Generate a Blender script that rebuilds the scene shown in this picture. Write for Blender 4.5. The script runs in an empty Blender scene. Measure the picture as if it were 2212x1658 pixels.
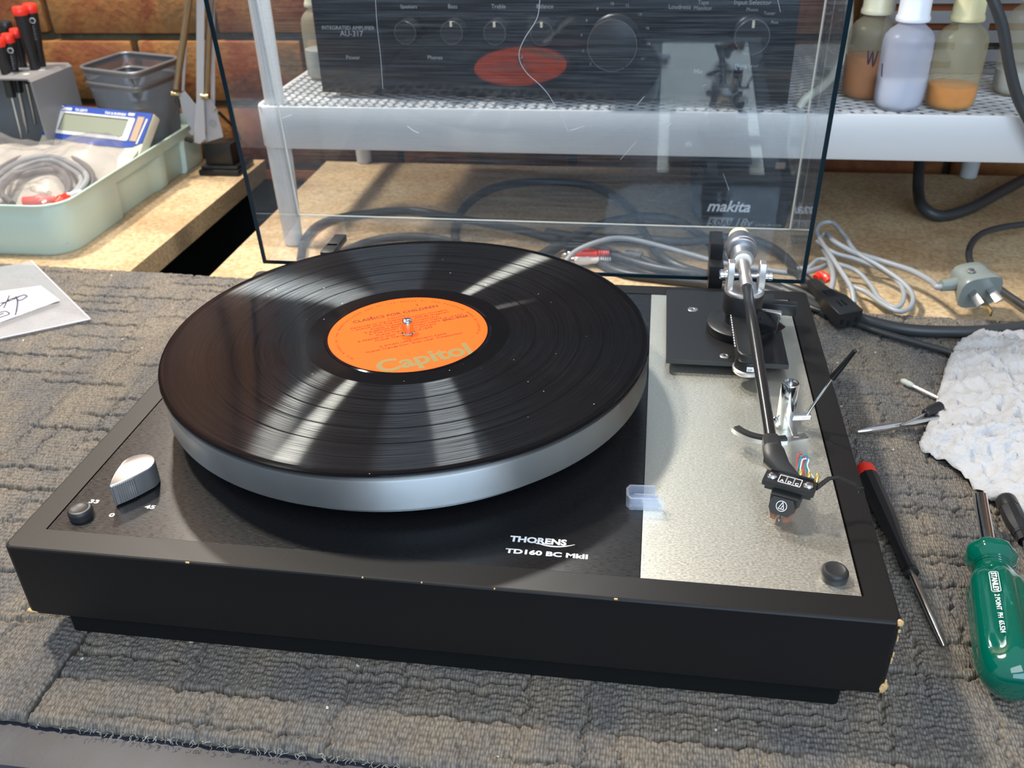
import bpy, bmesh, math, random
import numpy as np
from mathutils import Vector, Matrix, noise
R = math.radians
random.seed(7)
C = bpy.context.scene.collection
S = bpy.context.scene

# ---------------------------------------------------------------- camera
CAM = Vector((0.0982, -0.3189, 0.3718)); FPX = 1988.4; IW, IH = 2212, 1658
def _rod(r):
    t = r.length; k = r / t
    return Matrix.Rotation(t, 3, k)
_B = Matrix(((1, 0, 0), (0, 0, -1), (0, 1, 0)))
_R = _rod(Vector((0.5428, 0.1485, 0.0153))) @ _B          # rows: right, down, forward
cam = bpy.data.cameras.new('camera'); cam_o = bpy.data.objects.new('camera', cam); C.objects.link(cam_o)
cam.sensor_width = 36; cam.lens = FPX / IW * 36; cam.clip_start = 0.01; cam.clip_end = 50
m = Matrix((( _R[0][0], -_R[1][0], -_R[2][0], CAM.x), (_R[0][1], -_R[1][1], -_R[2][1], CAM.y),
            (_R[0][2], -_R[1][2], -_R[2][2], CAM.z), (0, 0, 0, 1)))
cam_o.matrix_world = m
cam.dof.use_dof = True; cam.dof.focus_distance = 0.50; cam.dof.aperture_fstop = 16
S.camera = cam_o

# ---------------------------------------------------------------- light
S.view_settings.view_transform = 'Standard'; S.view_settings.look = 'None'
S.view_settings.gamma = 1; S.view_settings.use_curve_mapping = False
S.view_settings.exposure = 0.0
w = bpy.data.worlds.new('world'); S.world = w; w.use_nodes = True
_t = w.node_tree; _bg = _t.nodes['Background']; _bg.inputs[1].default_value = 0.62
_tc = _t.nodes.new('ShaderNodeTexCoord'); _sp = _t.nodes.new('ShaderNodeSeparateXYZ'); _cr = _t.nodes.new('ShaderNodeValToRGB')
_mr = _t.nodes.new('ShaderNodeMapRange'); _mr.inputs['From Min'].default_value = -1
_t.links.new(_tc.outputs['Generated'], _sp.inputs[0]); _t.links.new(_sp.outputs[2], _mr.inputs['Value']); _t.links.new(_mr.outputs['Result'], _cr.inputs[0]); _t.links.new(_cr.outputs[0], _bg.inputs[0])
_cr.color_ramp.elements[0].position = 0.44; _cr.color_ramp.elements[0].color = (0.02, 0.02, 0.022, 1)     # dark floor half of the room
_cr.color_ramp.elements[1].position = 0.56; _cr.color_ramp.elements[1].color = (0.78, 0.88, 1.0, 1)       # daylit upper half
def area(name, loc, target, sx, sy, power, col, shape='RECTANGLE'):
    l = bpy.data.lights.new(name, 'AREA'); l.shape = shape; l.size = sx; l.size_y = sy
    l.energy = power; l.color = col
    o = bpy.data.objects.new(name, l); C.objects.link(o); o.location = loc
    o.rotation_euler = (Vector(target) - Vector(loc)).to_track_quat('-Z', 'Y').to_euler()
    return o
area('desk_lamp_light', (-0.90, 0.63, 1.63), (0.0, 0.2, 0.0), 0.16, 0.16, 42.0, (1.0, 0.91, 0.77), 'DISK')
area('shelf_strip_light', (-0.10, 0.535, 0.520), (0.0, 0.15, 0.0), 0.055, 0.03, 3.8, (1.0, 0.95, 0.88))
area('second_lamp_light', (-0.52, 0.84, 0.74), (0.0, 0.2, 0.0), 0.06, 0.06, 5.5, (1.0, 0.93, 0.82), 'DISK')
area('window_light', (0.9, -2.1, 0.9), (0.1, 0.3, 0.1), 2.0, 1.0, 36.0, (0.50, 0.74, 1.0))
area('front_fill_light', (0.35, -0.75, 0.95), (0.1, -0.05, 0.0), 1.1, 0.5, 10.0, (0.86, 0.93, 1.0))  # added fill close to the bench front, brightens the front carpet strip

# ---------------------------------------------------------------- unprojection onto real planes
def _ray(u, v):
    return _R.transposed() @ Vector(((u - IW/2)/FPX, (v - IH/2)/FPX, 1.0))
def on(u, v, z=0.0):
    d = _ray(u, v); return CAM + d * ((z - CAM.z)/d.z)
def aty(u, v, y):
    d = _ray(u, v); return CAM + d * ((y - CAM.y)/d.y)
def atx(u, v, x):
    d = _ray(u, v); return CAM + d * ((x - CAM.x)/d.x)

# ---------------------------------------------------------------- materials
def nt(name):
    mt = bpy.data.materials.new(name); mt.use_nodes = True
    t = mt.node_tree; return mt, t, t.nodes['Principled BSDF']
def mat(name, col, rough=0.5, metal=0.0, spec=0.5, bump=0.0, bscale=200, var=0.0, vscale=30, trans=0.0, ior=1.45, coat=0.0, alpha=1.0, aniso=0.0, sss=0.0, vcol=None, rvar=0.0):
    mt, t, b = nt(name)
    b.inputs['Base Color'].default_value = (*col, 1); b.inputs['Roughness'].default_value = rough
    b.inputs['Metallic'].default_value = metal; b.inputs['Specular IOR Level'].default_value = spec
    b.inputs['Transmission Weight'].default_value = trans; b.inputs['IOR'].default_value = ior
    b.inputs['Coat Weight'].default_value = coat; b.inputs['Alpha'].default_value = alpha
    b.inputs['Anisotropic'].default_value = aniso
    if sss: b.inputs['Subsurface Weight'].default_value = sss; b.inputs['Subsurface Scale'].default_value = 0.005
    N = t.nodes.new; L = t.links.new
    tc = N('ShaderNodeTexCoord')
    if var or vcol:
        nz = N('ShaderNodeTexNoise'); nz.inputs['Scale'].default_value = vscale; nz.inputs['Detail'].default_value = 5
        L(tc.outputs['Object'], nz.inputs['Vector'])
        cr = N('ShaderNodeValToRGB'); cr.color_ramp.elements[0].position = 0.35; cr.color_ramp.elements[1].position = 0.68
        c2 = vcol if vcol else [min(1, c*(1+var)) for c in col]
        c1 = col if vcol else [c*(1-var) for c in col]
        cr.color_ramp.elements[0].color = (*c1, 1); cr.color_ramp.elements[1].color = (*c2, 1)
        L(nz.outputs['Fac'], cr.inputs['Fac']); L(cr.outputs['Color'], b.inputs['Base Color'])
    if bump:
        nz = N('ShaderNodeTexNoise'); nz.inputs['Scale'].default_value = bscale; nz.inputs['Detail'].default_value = 4
        L(tc.outputs['Object'], nz.inputs['Vector'])
        bp = N('ShaderNodeBump'); bp.inputs['Strength'].default_value = bump; bp.inputs['Distance'].default_value = 0.001
        L(nz.outputs['Fac'], bp.inputs['Height']); L(bp.outputs['Normal'], b.inputs['Normal'])
    if rvar:
        nz = N('ShaderNodeTexNoise'); nz.inputs['Scale'].default_value = 60
        L(tc.outputs['Object'], nz.inputs['Vector'])
        mr = N('ShaderNodeMapRange'); mr.inputs['To Min'].default_value = rough-rvar; mr.inputs['To Max'].default_value = rough+rvar
        L(nz.outputs['Fac'], mr.inputs['Value']); L(mr.outputs['Result'], b.inputs['Roughness'])
    return mt
def clear(name, tint, refl_ior=1.5, rough=0.01, haze=0.0, hazecol=(0.8, 0.85, 0.9), scratch=False, bump=0.0, bscale=40):
    """thin clear plastic sheet: straight-through transparency plus fresnel reflection"""
    mt = bpy.data.materials.new(name); mt.use_nodes = True; t = mt.node_tree
    for n in list(t.nodes): t.nodes.remove(n)
    N = t.nodes.new; L = t.links.new
    out = N('ShaderNodeOutputMaterial'); tr = N('ShaderNodeBsdfTransparent'); tr.inputs[0].default_value = (*tint, 1)
    gl = N('ShaderNodeBsdfGlossy'); gl.inputs['Roughness'].default_value = rough; gl.inputs[0].default_value = (1, 1, 1, 1)
    f0 = ((refl_ior-1)/(refl_ior+1))**2
    ge = N('ShaderNodeNewGeometry'); dt = N('ShaderNodeVectorMath'); dt.operation = 'DOT_PRODUCT'
    L(ge.outputs['Normal'], dt.inputs[0]); L(ge.outputs['Incoming'], dt.inputs[1])
    ab = N('ShaderNodeMath'); ab.operation = 'ABSOLUTE'; L(dt.outputs['Value'], ab.inputs[0])
    om = N('ShaderNodeMath'); om.operation = 'SUBTRACT'; om.inputs[0].default_value = 1; L(ab.outputs[0], om.inputs[1])
    pw = N('ShaderNodeMath'); pw.operation = 'POWER'; pw.inputs[1].default_value = 5; L(om.outputs[0], pw.inputs[0])
    fr = N('ShaderNodeMath'); fr.operation = 'MULTIPLY_ADD'; fr.inputs[1].default_value = 1-f0; fr.inputs[2].default_value = f0; L(pw.outputs[0], fr.inputs[0])
    mx = N('ShaderNodeMixShader'); L(fr.outputs[0], mx.inputs[0]); L(tr.outputs[0], mx.inputs[1]); L(gl.outputs[0], mx.inputs[2])
    last = mx
    tc = N('ShaderNodeTexCoord')
    if bump:
        nz = N('ShaderNodeTexNoise'); nz.inputs['Scale'].default_value = bscale; nz.inputs['Detail'].default_value = 3
        L(tc.outputs['Object'], nz.inputs['Vector'])
        bp = N('ShaderNodeBump'); bp.inputs['Strength'].default_value = bump; bp.inputs['Distance'].default_value = 0.002
        L(nz.outputs['Fac'], bp.inputs['Height']); L(bp.outputs['Normal'], gl.inputs['Normal']); L(bp.outputs['Normal'], dt.inputs[0])
    if haze:
        df = N('ShaderNodeBsdfGlossy'); df.inputs[0].default_value = (*hazecol, 1); df.inputs['Roughness'].default_value = 0.55
        df2 = N('ShaderNodeBsdfDiffuse'); df2.inputs[0].default_value = (*hazecol, 1)
        a = N('ShaderNodeMixShader'); a.inputs[0].default_value = 0.5; L(df.outputs[0], a.inputs[1]); L(df2.outputs[0], a.inputs[2])
        m2 = N('ShaderNodeMixShader'); L(last.outputs[0], m2.inputs[1]); L(a.outputs[0], m2.inputs[2])
        m2.inputs[0].default_value = haze
        if scratch:
            mp = N('ShaderNodeMapping'); mp.inputs['Scale'].default_value = (14, 120, 900)
            L(tc.outputs['Object'], mp.inputs[0])
            nz = N('ShaderNodeTexNoise'); nz.inputs['Scale'].default_value = 1.0; nz.inputs['Detail'].default_value = 6; nz.inputs['Roughness'].default_value = 0.7
            L(mp.outputs[0], nz.inputs['Vector'])
            mr = N('ShaderNodeMapRange'); mr.inputs['From Min'].default_value = 0.45; mr.inputs['From Max'].default_value = 0.75
            mr.inputs['To Min'].default_value = haze*0.45; mr.inputs['To Max'].default_value = haze*3.2
            L(nz.outputs['Fac'], mr.inputs['Value']); L(mr.outputs['Result'], m2.inputs[0])
        last = m2
    L(last.outputs[0], out.inputs[0])
    return mt

M = {}
M['vinylwrap'] = mat('black_vinyl_wrap', (0.0065, 0.0060, 0.0062), 0.46, spec=0.42, bump=0.03, bscale=900)
M['black'] = mat('black_satin', (0.012, 0.012, 0.013), 0.38)
M['blackmatte'] = mat('black_matte', (0.006, 0.006, 0.006), 0.7, spec=0.15)
M['blackgloss'] = mat('black_gloss', (0.008, 0.008, 0.009), 0.18)
M['blackplastic'] = mat('black_plastic', (0.016, 0.016, 0.017), 0.33)
M['rubber'] = mat('black_rubber', (0.02, 0.02, 0.021), 0.45)
M['chrome'] = mat('chrome', (0.78, 0.79, 0.80), 0.10, 1.0)
M['steel'] = mat('steel', (0.60, 0.60, 0.60), 0.28, 1.0, rvar=0.06)
M['alu'] = mat('satin_aluminium', (0.62, 0.60, 0.60), 0.32, 0.9)
M['whitemetal'] = mat('white_enamel', (0.56, 0.57, 0.58), 0.35)
M['chipwood'] = mat('bare_chipboard', (0.62, 0.40, 0.18), 0.8, bump=0.4, bscale=600, var=0.25, vscale=400)
M['white'] = mat('white_print', (0.85, 0.85, 0.85), 0.5)
M['whitedim'] = mat('grey_print', (0.30, 0.31, 0.32), 0.5)
M['greycable'] = mat('grey_cable', (0.27, 0.285, 0.30), 0.42)
M['dkcable'] = mat('dark_cable', (0.035, 0.037, 0.04), 0.42)
M['greylead'] = mat('mid_grey_lead', (0.13, 0.125, 0.13), 0.4)
M['plug'] = mat('grey_plug', (0.19, 0.215, 0.205), 0.33)
M['red'] = mat('red_plastic', (0.80, 0.035, 0.02), 0.35)
M['whiteplastic'] = mat('white_plastic', (0.80, 0.78, 0.74), 0.4)
M['cream'] = mat('cream_rubber', (0.66, 0.60, 0.46), 0.6, var=0.2, vscale=300)
M['gold'] = mat('gold_clip', (0.85, 0.60, 0.18), 0.22, 1.0)
M['brass'] = mat('brass_rivet', (0.72, 0.62, 0.38), 0.25, 1.0)
M['spring'] = mat('spring_wire', (0.50, 0.43, 0.32), 0.35, 1.0)
M['lampgrey'] = mat('lamp_grey_paint', (0.40, 0.395, 0.41), 0.4)
M['rackgrey'] = mat('rack_grey_paint', (0.20, 0.195, 0.20), 0.45, bump=0.1, bscale=500)
M['tray'] = mat('sage_tray_plastic', (0.42, 0.53, 0.47), 0.28, spec=0.5)
M['mesh'] = mat('mesh_dark_silver', (0.20, 0.20, 0.21), 0.40, 0.6)
M['blue'] = mat('calculator_blue', (0.025, 0.065, 0.30), 0.4)
M['calcream'] = mat('calculator_cream', (0.62, 0.56, 0.42), 0.5)
M['calwhite'] = mat('calculator_white', (0.55, 0.55, 0.55), 0.4)
M['lcd'] = mat('lcd_glass', (0.24, 0.26, 0.20), 0.25)
M['solar'] = mat('solar_cell', (0.42, 0.29, 0.20), 0.3)
M['case'] = mat('grey_case_metal', (0.22, 0.21, 0.21), 0.4)
M['copper'] = mat('orange_brown_coil', (0.26, 0.07, 0.02), 0.5)
M['brown'] = mat('brown_cartridge_plastic', (0.20, 0.09, 0.05), 0.25)
M['cartgrey'] = mat('cartridge_dark_grey', (0.022, 0.022, 0.022), 0.42)
M['wred'] = mat('wire_red', (0.65, 0.03, 0.03), 0.4); M['wgreen'] = mat('wire_green', (0.02, 0.22, 0.14), 0.4)
M['wblue'] = mat('wire_blue', (0.02, 0.22, 0.32), 0.4); M['wwhite'] = mat('wire_white', (0.8, 0.8, 0.8), 0.4)
M['ink'] = mat('dark_ink', (0.02, 0.015, 0.05), 0.6)
M['labelprint'] = mat('dark_label_print', (0.09, 0.022, 0.006), 0.7, spec=0.2)
M['goldprint'] = mat('gold_label_print', (0.19, 0.145, 0.04), 0.5, 0.0, spec=0.2)
M['orange'] = mat('orange_paper_label', (0.86, 0.095, 0.004), 0.5, spec=0.08)
M['paper'] = mat('white_paper', (0.50, 0.50, 0.54), 0.7)
M['arm'] = mat('carbon_black_tube', (0.014, 0.014, 0.015), 0.28)
M['darkfloor'] = mat('dark_floor', (0.03, 0.03, 0.03), 0.8)
M['liqorange'] = mat('amber_liquid', (0.95, 0.28, 0.005), 0.25, var=0.15, vscale=60)
M['liqbrown'] = mat('brown_liquid', (0.50, 0.12, 0.005), 0.25, var=0.15, vscale=60)
M['liqclear'] = mat('cloudy_clear_liquid', (0.52, 0.54, 0.58), 0.25)
M['wallpaint'] = mat('plaster', (0.55, 0.53, 0.50), 0.8)
M['lid'] = clear('clear_acrylic', (0.85, 0.87, 0.885), 1.55, 0.012, 0.030, (0.72, 0.80, 0.90), True)
M['lidside'] = clear('clear_acrylic_side', (0.95, 0.955, 0.96), 1.35, 0.02, 0.018, (0.62, 0.70, 0.80), True)
M['lidedge'] = mat('acrylic_polished_edge', (0.006, 0.017, 0.025), 0.2, spec=0.5)
M['seam'] = mat('acrylic_glued_seam', (0.62, 0.60, 0.52), 0.3)
M['guard'] = clear('clear_stylus_guard', (0.86, 0.89, 0.93), 1.7, 0.08, 0.16, (0.8, 0.86, 1.0))
M['bag'] = clear('clear_polythene', (0.93, 0.93, 0.95), 1.6, 0.10, 0.13, (0.55, 0.54, 0.56), bump=1.0, bscale=60)
M['bagflat'] = clear('clear_zip_bag', (0.88, 0.89, 0.92), 1.45, 0.15, 0.24, (0.72, 0.74, 0.78), bump=0.4, bscale=25)

def translucent(name, col, amt):
    mt = bpy.data.materials.new(name); mt.use_nodes = True; t = mt.node_tree; N = t.nodes.new; L = t.links.new
    b = t.nodes['Principled BSDF']; b.inputs['Base Color'].default_value = (*col, 1); b.inputs['Roughness'].default_value = 0.28
    out = t.nodes['Material Output']
    tl = N('ShaderNodeBsdfTranslucent'); tl.inputs[0].default_value = (*col, 1)
    a = N('ShaderNodeMixShader'); a.inputs[0].default_value = 0.45; L(b.outputs[0], a.inputs[1]); L(tl.outputs[0], a.inputs[2])
    tr = N('ShaderNodeBsdfTransparent'); mx = N('ShaderNodeMixShader'); mx.inputs[0].default_value = amt
    L(a.outputs[0], mx.inputs[1]); L(tr.outputs[0], mx.inputs[2]); L(mx.outputs[0], out.inputs[0]); return mt
M['btlwhite'] = translucent('milky_bottle_plastic', (0.70, 0.74, 0.88), 0.50)
M['btlcream'] = translucent('yellowed_bottle_plastic', (0.60, 0.57, 0.36), 0.62)
M['btlgrey'] = translucent('aged_bottle_plastic', (0.55, 0.52, 0.38), 0.62)
M['capwhite'] = mat('cap_white', (0.75, 0.77, 0.84), 0.35); M['capcream'] = mat('cap_cream', (0.72, 0.66, 0.38), 0.35); M['capgrey'] = mat('cap_grey', (0.62, 0.60, 0.44), 0.35)

def mat_green():
    mt, t, b = nt('green_acetate'); b.inputs['Base Color'].default_value = (0.0, 0.17, 0.115, 1)
    b.inputs['Roughness'].default_value = 0.06; b.inputs['Transmission Weight'].default_value = 0.5; b.inputs['IOR'].default_value = 1.48
    b.inputs['Coat Weight'].default_value = 0.5
    return mt
M['green'] = mat_green()

def mat_vinyl():
    mt, t, b = nt('vinyl_grooves'); N = t.nodes.new; L = t.links.new
    b.inputs['Base Color'].default_value = (0.004, 0.004, 0.005, 1)
    b.inputs['Specular IOR Level'].default_value = 0.6
    tc = N('ShaderNodeTexCoord'); sp = N('ShaderNodeSeparateXYZ'); L(tc.outputs['Object'], sp.inputs[0])
    x2 = N('ShaderNodeMath'); x2.operation = 'MULTIPLY'; L(sp.outputs[0], x2.inputs[0]); L(sp.outputs[0], x2.inputs[1])
    y2 = N('ShaderNodeMath'); y2.operation = 'MULTIPLY_ADD'; L(sp.outputs[1], y2.inputs[0]); L(sp.outputs[1], y2.inputs[1]); L(x2.outputs[0], y2.inputs[2])
    r = N('ShaderNodeMath'); r.operation = 'SQRT'; L(y2.outputs[0], r.inputs[0])
    # angle, so the grooves' sheen breaks up along the arc too
    at = N('ShaderNodeMath'); at.operation = 'ARCTAN2'; L(sp.outputs[1], at.inputs[0]); L(sp.outputs[0], at.inputs[1])
    cb = N('ShaderNodeCombineXYZ'); sc = N('ShaderNodeMath'); sc.operation = 'MULTIPLY'; sc.inputs[1].default_value = 1500
    L(r.outputs[0], sc.inputs[0]); L(sc.outputs[0], cb.inputs[0])
    sa = N('ShaderNodeMath'); sa.operation = 'MULTIPLY'; sa.inputs[1].default_value = 1.6; L(at.outputs[0], sa.inputs[0]); L(sa.outputs[0], cb.inputs[1])
    nz = N('ShaderNodeTexNoise'); nz.inputs['Scale'].default_value = 1; nz.inputs['Detail'].default_value = 4; nz.inputs['Roughness'].default_value = 0.65
    L(cb.outputs[0], nz.inputs['Vector'])
    # radius profile: groove amount
    cr = N('ShaderNodeValToRGB'); mr = N('ShaderNodeMapRange'); mr.inputs['From Min'].default_value = 0.05; mr.inputs['From Max'].default_value = 0.151
    L(r.outputs[0], mr.inputs['Value']); L(mr.outputs['Result'], cr.inputs['Fac'])
    e = cr.color_ramp; e.interpolation = 'LINEAR'
    def f(rad): return (rad-0.05)/0.101
    stops = [(0.0500, 0), (0.0635, 0), (0.0642, 1)]
    for s_ in (0.0800, 0.0945, 0.1085, 0.1225):
        stops += [(s_-0.0007, 1), (s_-0.0003, 0.0), (s_+0.0003, 0.0), (s_+0.0007, 1)]
    stops += [(0.1455, 1), (0.1463, 0)]
    while len(e.elements) > 1: e.elements.remove(e.elements[-1])
    e.elements[0].position = 0; e.elements[0].color = (0, 0, 0, 1)
    for p_, v_ in stops[1:]:
        q = e.elements.new(f(p_)); q.color = (v_, v_, v_, 1)
    # roughness
    rr = N('ShaderNodeMapRange'); rr.inputs['To Min'].default_value = 0.16; rr.inputs['To Max'].default_value = 0.42
    rr.inputs['From Min'].default_value = 0.3; rr.inputs['From Max'].default_value = 0.7
    L(nz.outputs['Fac'], rr.inputs['Value'])
    mxr = N('ShaderNodeMix'); mxr.data_type = 'FLOAT'; L(cr.outputs[0], mxr.inputs[0]); mxr.inputs[2].default_value = 0.07; L(rr.outputs['Result'], mxr.inputs[3])
    L(mxr.outputs[0], b.inputs['Roughness'])
    an = N('ShaderNodeMath'); an.operation = 'MULTIPLY'; an.inputs[1].default_value = 0.97; L(cr.outputs[0], an.inputs[0]); L(an.outputs[0], b.inputs['Anisotropic'])
    # specular level modulated
    sl = N('ShaderNodeMapRange'); sl.inputs['From Min'].default_value = 0.35; sl.inputs['From Max'].default_value = 0.65; sl.inputs['To Min'].default_value = 0.15; sl.inputs['To Max'].default_value = 1.0
    L(nz.outputs['Fac'], sl.inputs['Value'])
    L(sl.outputs['Result'], b.inputs['Specular IOR Level'])
    tg = N('ShaderNodeTangent'); tg.direction_type = 'RADIAL'; tg.axis = 'Z'; L(tg.outputs[0], b.inputs['Tangent'])
    b.inputs['Anisotropic Rotation'].default_value = 0.25
    # dust specks
    vo = N('ShaderNodeTexVoronoi'); vo.inputs['Scale'].default_value = 120; L(tc.outputs['Object'], vo.inputs['Vector'])
    lt = N('ShaderNodeMath'); lt.operation = 'LESS_THAN'; lt.inputs[1].default_value = 0.05; L(vo.outputs['Distance'], lt.inputs[0])
    n2 = N('ShaderNodeTexNoise'); n2.inputs['Scale'].default_value = 14; L(tc.outputs['Object'], n2.inputs['Vector'])
    gt = N('ShaderNodeMath'); gt.operation = 'GREATER_THAN'; gt.inputs[1].default_value = 0.56; L(n2.outputs['Fac'], gt.inputs[0])
    mu = N('ShaderNodeMath'); mu.operation = 'MULTIPLY'; L(lt.outputs[0], mu.inputs[0]); L(gt.outputs[0], mu.inputs[1])
    mc = N('ShaderNodeMix'); mc.data_type = 'RGBA'; L(mu.outputs[0], mc.inputs[0])
    mc.inputs[6].default_value = (0.004, 0.004, 0.005, 1); mc.inputs[7].default_value = (0.30, 0.30, 0.28, 1)
    L(mc.outputs[2], b.inputs['Base Color'])
    # sheen of the groove walls: sharp along the groove, very wide across it
    b.inputs['Roughness'].default_value = 0.08
    for lk in list(b.inputs['Roughness'].links) + list(b.inputs['Anisotropic'].links) + list(b.inputs['Specular IOR Level'].links): t.links.remove(lk)
    b.inputs['Specular IOR Level'].default_value = 0.09
    ga = N('ShaderNodeBsdfAnisotropic'); ga.distribution = 'GGX'; ga.inputs['Roughness'].default_value = 0.30; ga.inputs['Anisotropy'].default_value = 0.92
    L(tg.outputs[0], ga.inputs['Tangent']); ga.inputs[0].default_value = (0.88, 0.95, 1.0, 1)
    k1 = N('ShaderNodeMapRange'); k1.inputs['From Min'].default_value = 0.33; k1.inputs['From Max'].default_value = 0.67; k1.inputs['To Min'].default_value = 0.003; k1.inputs['To Max'].default_value = 0.075
    L(nz.outputs['Fac'], k1.inputs['Value'])
    k2 = N('ShaderNodeMath'); k2.operation = 'MULTIPLY'; L(k1.outputs['Result'], k2.inputs[0]); L(cr.outputs[0], k2.inputs[1])
    ms = N('ShaderNodeMixShader'); L(k2.outputs[0], ms.inputs[0]); L(b.outputs[0], ms.inputs[1]); L(ga.outputs[0], ms.inputs[2])
    L(ms.outputs[0], t.nodes['Material Output'].inputs[0])
    return mt
M['vinyl'] = mat_vinyl()

def mat_platter():
    mt, t, b = nt('turned_zinc'); N = t.nodes.new; L = t.links.new
    b.inputs['Base Color'].default_value = (0.58, 0.60, 0.61, 1); b.inputs['Metallic'].default_value = 1; b.inputs['Roughness'].default_value = 0.33
    b.inputs['Anisotropic'].default_value = 0.75; b.inputs['Anisotropic Rotation'].default_value = 0.25
    tg = N('ShaderNodeTangent'); tg.direction_type = 'RADIAL'; tg.axis = 'Z'; L(tg.outputs[0], b.inputs['Tangent'])
    tc = N('ShaderNodeTexCoord'); nz = N('ShaderNodeTexNoise'); nz.inputs['Scale'].default_value = 40; nz.inputs['Detail'].default_value = 5
    L(tc.outputs['Object'], nz.inputs['Vector'])
    mr = N('ShaderNodeMapRange'); mr.inputs['To Min'].default_value = 0.38; mr.inputs['To Max'].default_value = 0.55
    L(nz.outputs['Fac'], mr.inputs['Value'])
    ga = N('ShaderNodeBsdfAnisotropic'); ga.distribution = 'GGX'; ga.inputs['Anisotropy'].default_value = 0.6; ga.inputs[0].default_value = (0.44, 0.465, 0.48, 1)
    L(mr.outputs['Result'], ga.inputs['Roughness']); L(tg.outputs[0], ga.inputs['Tangent']); L(ga.outputs[0], t.nodes['Material Output'].inputs[0])
    return mt
M['platter'] = mat_platter()

def mat_brushed(name, col, rough, metal, fleck, sx, sy, spec=0.5):
    mt, t, b = nt(name); N = t.nodes.new; L = t.links.new
    b.inputs['Base Color'].default_value = (*col, 1); b.inputs['Metallic'].default_value = metal; b.inputs['Specular IOR Level'].default_value = spec
    tc = N('ShaderNodeTexCoord'); mp = N('ShaderNodeMapping'); mp.inputs['Scale'].default_value = (sx, sy, 1)
    nz = N('ShaderNodeTexNoise'); nz.inputs['Scale'].default_value = 1; nz.inputs['Detail'].default_value = 3
    L(tc.outputs['Object'], mp.inputs[0]); L(mp.outputs[0], nz.inputs['Vector'])
    mr = N('ShaderNodeMapRange'); mr.inputs['From Min'].default_value = 0.3; mr.inputs['From Max'].default_value = 0.7
    mr.inputs['To Min'].default_value = rough-0.08; mr.inputs['To Max'].default_value = rough+0.08
    L(nz.outputs['Fac'], mr.inputs['Value']); L(mr.outputs['Result'], b.inputs['Roughness'])
    cr = N('ShaderNodeValToRGB'); cr.color_ramp.elements[0].position = 0.3; cr.color_ramp.elements[1].position = 0.7
    cr.color_ramp.elements[0].color = (*[c*(1-fleck) for c in col], 1); cr.color_ramp.elements[1].color = (*[min(1, c*(1+fleck)) for c in col], 1)
    L(nz.outputs['Fac'], cr.inputs['Fac']); L(cr.outputs['Color'], b.inputs['Base Color'])
    bp = N('ShaderNodeBump'); bp.inputs['Strength'].default_value = 0.05; bp.inputs['Distance'].default_value = 0.00006
    L(nz.outputs['Fac'], bp.inputs['Height']); L(bp.outputs['Normal'], b.inputs['Normal'])
    return mt
M['silverdeck'] = mat_brushed('champagne_brushed_aluminium', (0.67, 0.66, 0.58), 0.40, 0.92, 0.12, 700, 1400)
M['blackdeck'] = mat_brushed('black_brushed_aluminium', (0.0075, 0.0075, 0.0085), 0.30, 0.0, 0.12, 300, 2500, 0.42)

def mat_chipboard():
    mt, t, b = nt('chipboard_sheet'); N = t.nodes.new; L = t.links.new
    b.inputs['Roughness'].default_value = 0.55; b.inputs['Specular IOR Level'].default_value = 0.3
    tc = N('ShaderNodeTexCoord'); a = N('ShaderNodeTexNoise'); a.inputs['Scale'].default_value = 260; a.inputs['Detail'].default_value = 4
    c = N('ShaderNodeTexNoise'); c.inputs['Scale'].default_value = 9; c.inputs['Detail'].default_value = 4
    L(tc.outputs['Object'], a.inputs['Vector']); L(tc.outputs['Object'], c.inputs['Vector'])
    r1 = N('ShaderNodeValToRGB'); r1.color_ramp.elements[0].position = 0.32; r1.color_ramp.elements[1].position = 0.66
    r1.color_ramp.elements[0].color = (0.40, 0.285, 0.16, 1); r1.color_ramp.elements[1].color = (0.62, 0.49, 0.32, 1)
    r2 = N('ShaderNodeValToRGB'); r2.color_ramp.elements[0].position = 0.35; r2.color_ramp.elements[1].position = 0.7
    r2.color_ramp.elements[0].color = (0.75, 0.66, 0.58, 1); r2.color_ramp.elements[1].color = (1, 1, 1, 1)
    L(a.outputs['Fac'], r1.inputs[0]); L(c.outputs['Fac'], r2.inputs[0])
    mx = N('ShaderNodeMix'); mx.data_type = 'RGBA'; mx.blend_type = 'MULTIPLY'; mx.inputs[0].default_value = 1
    L(r1.outputs[0], mx.inputs[6]); L(r2.outputs[0], mx.inputs[7]); L(mx.outputs[2], b.inputs['Base Color'])
    return mt
M['chipboard'] = mat_chipboard()
M['chipedge'] = mat('chipboard_cut_edge', (0.26, 0.17, 0.08), 0.85, bump=0.6, bscale=350, vcol=(0.42, 0.30, 0.17), vscale=350)

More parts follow.
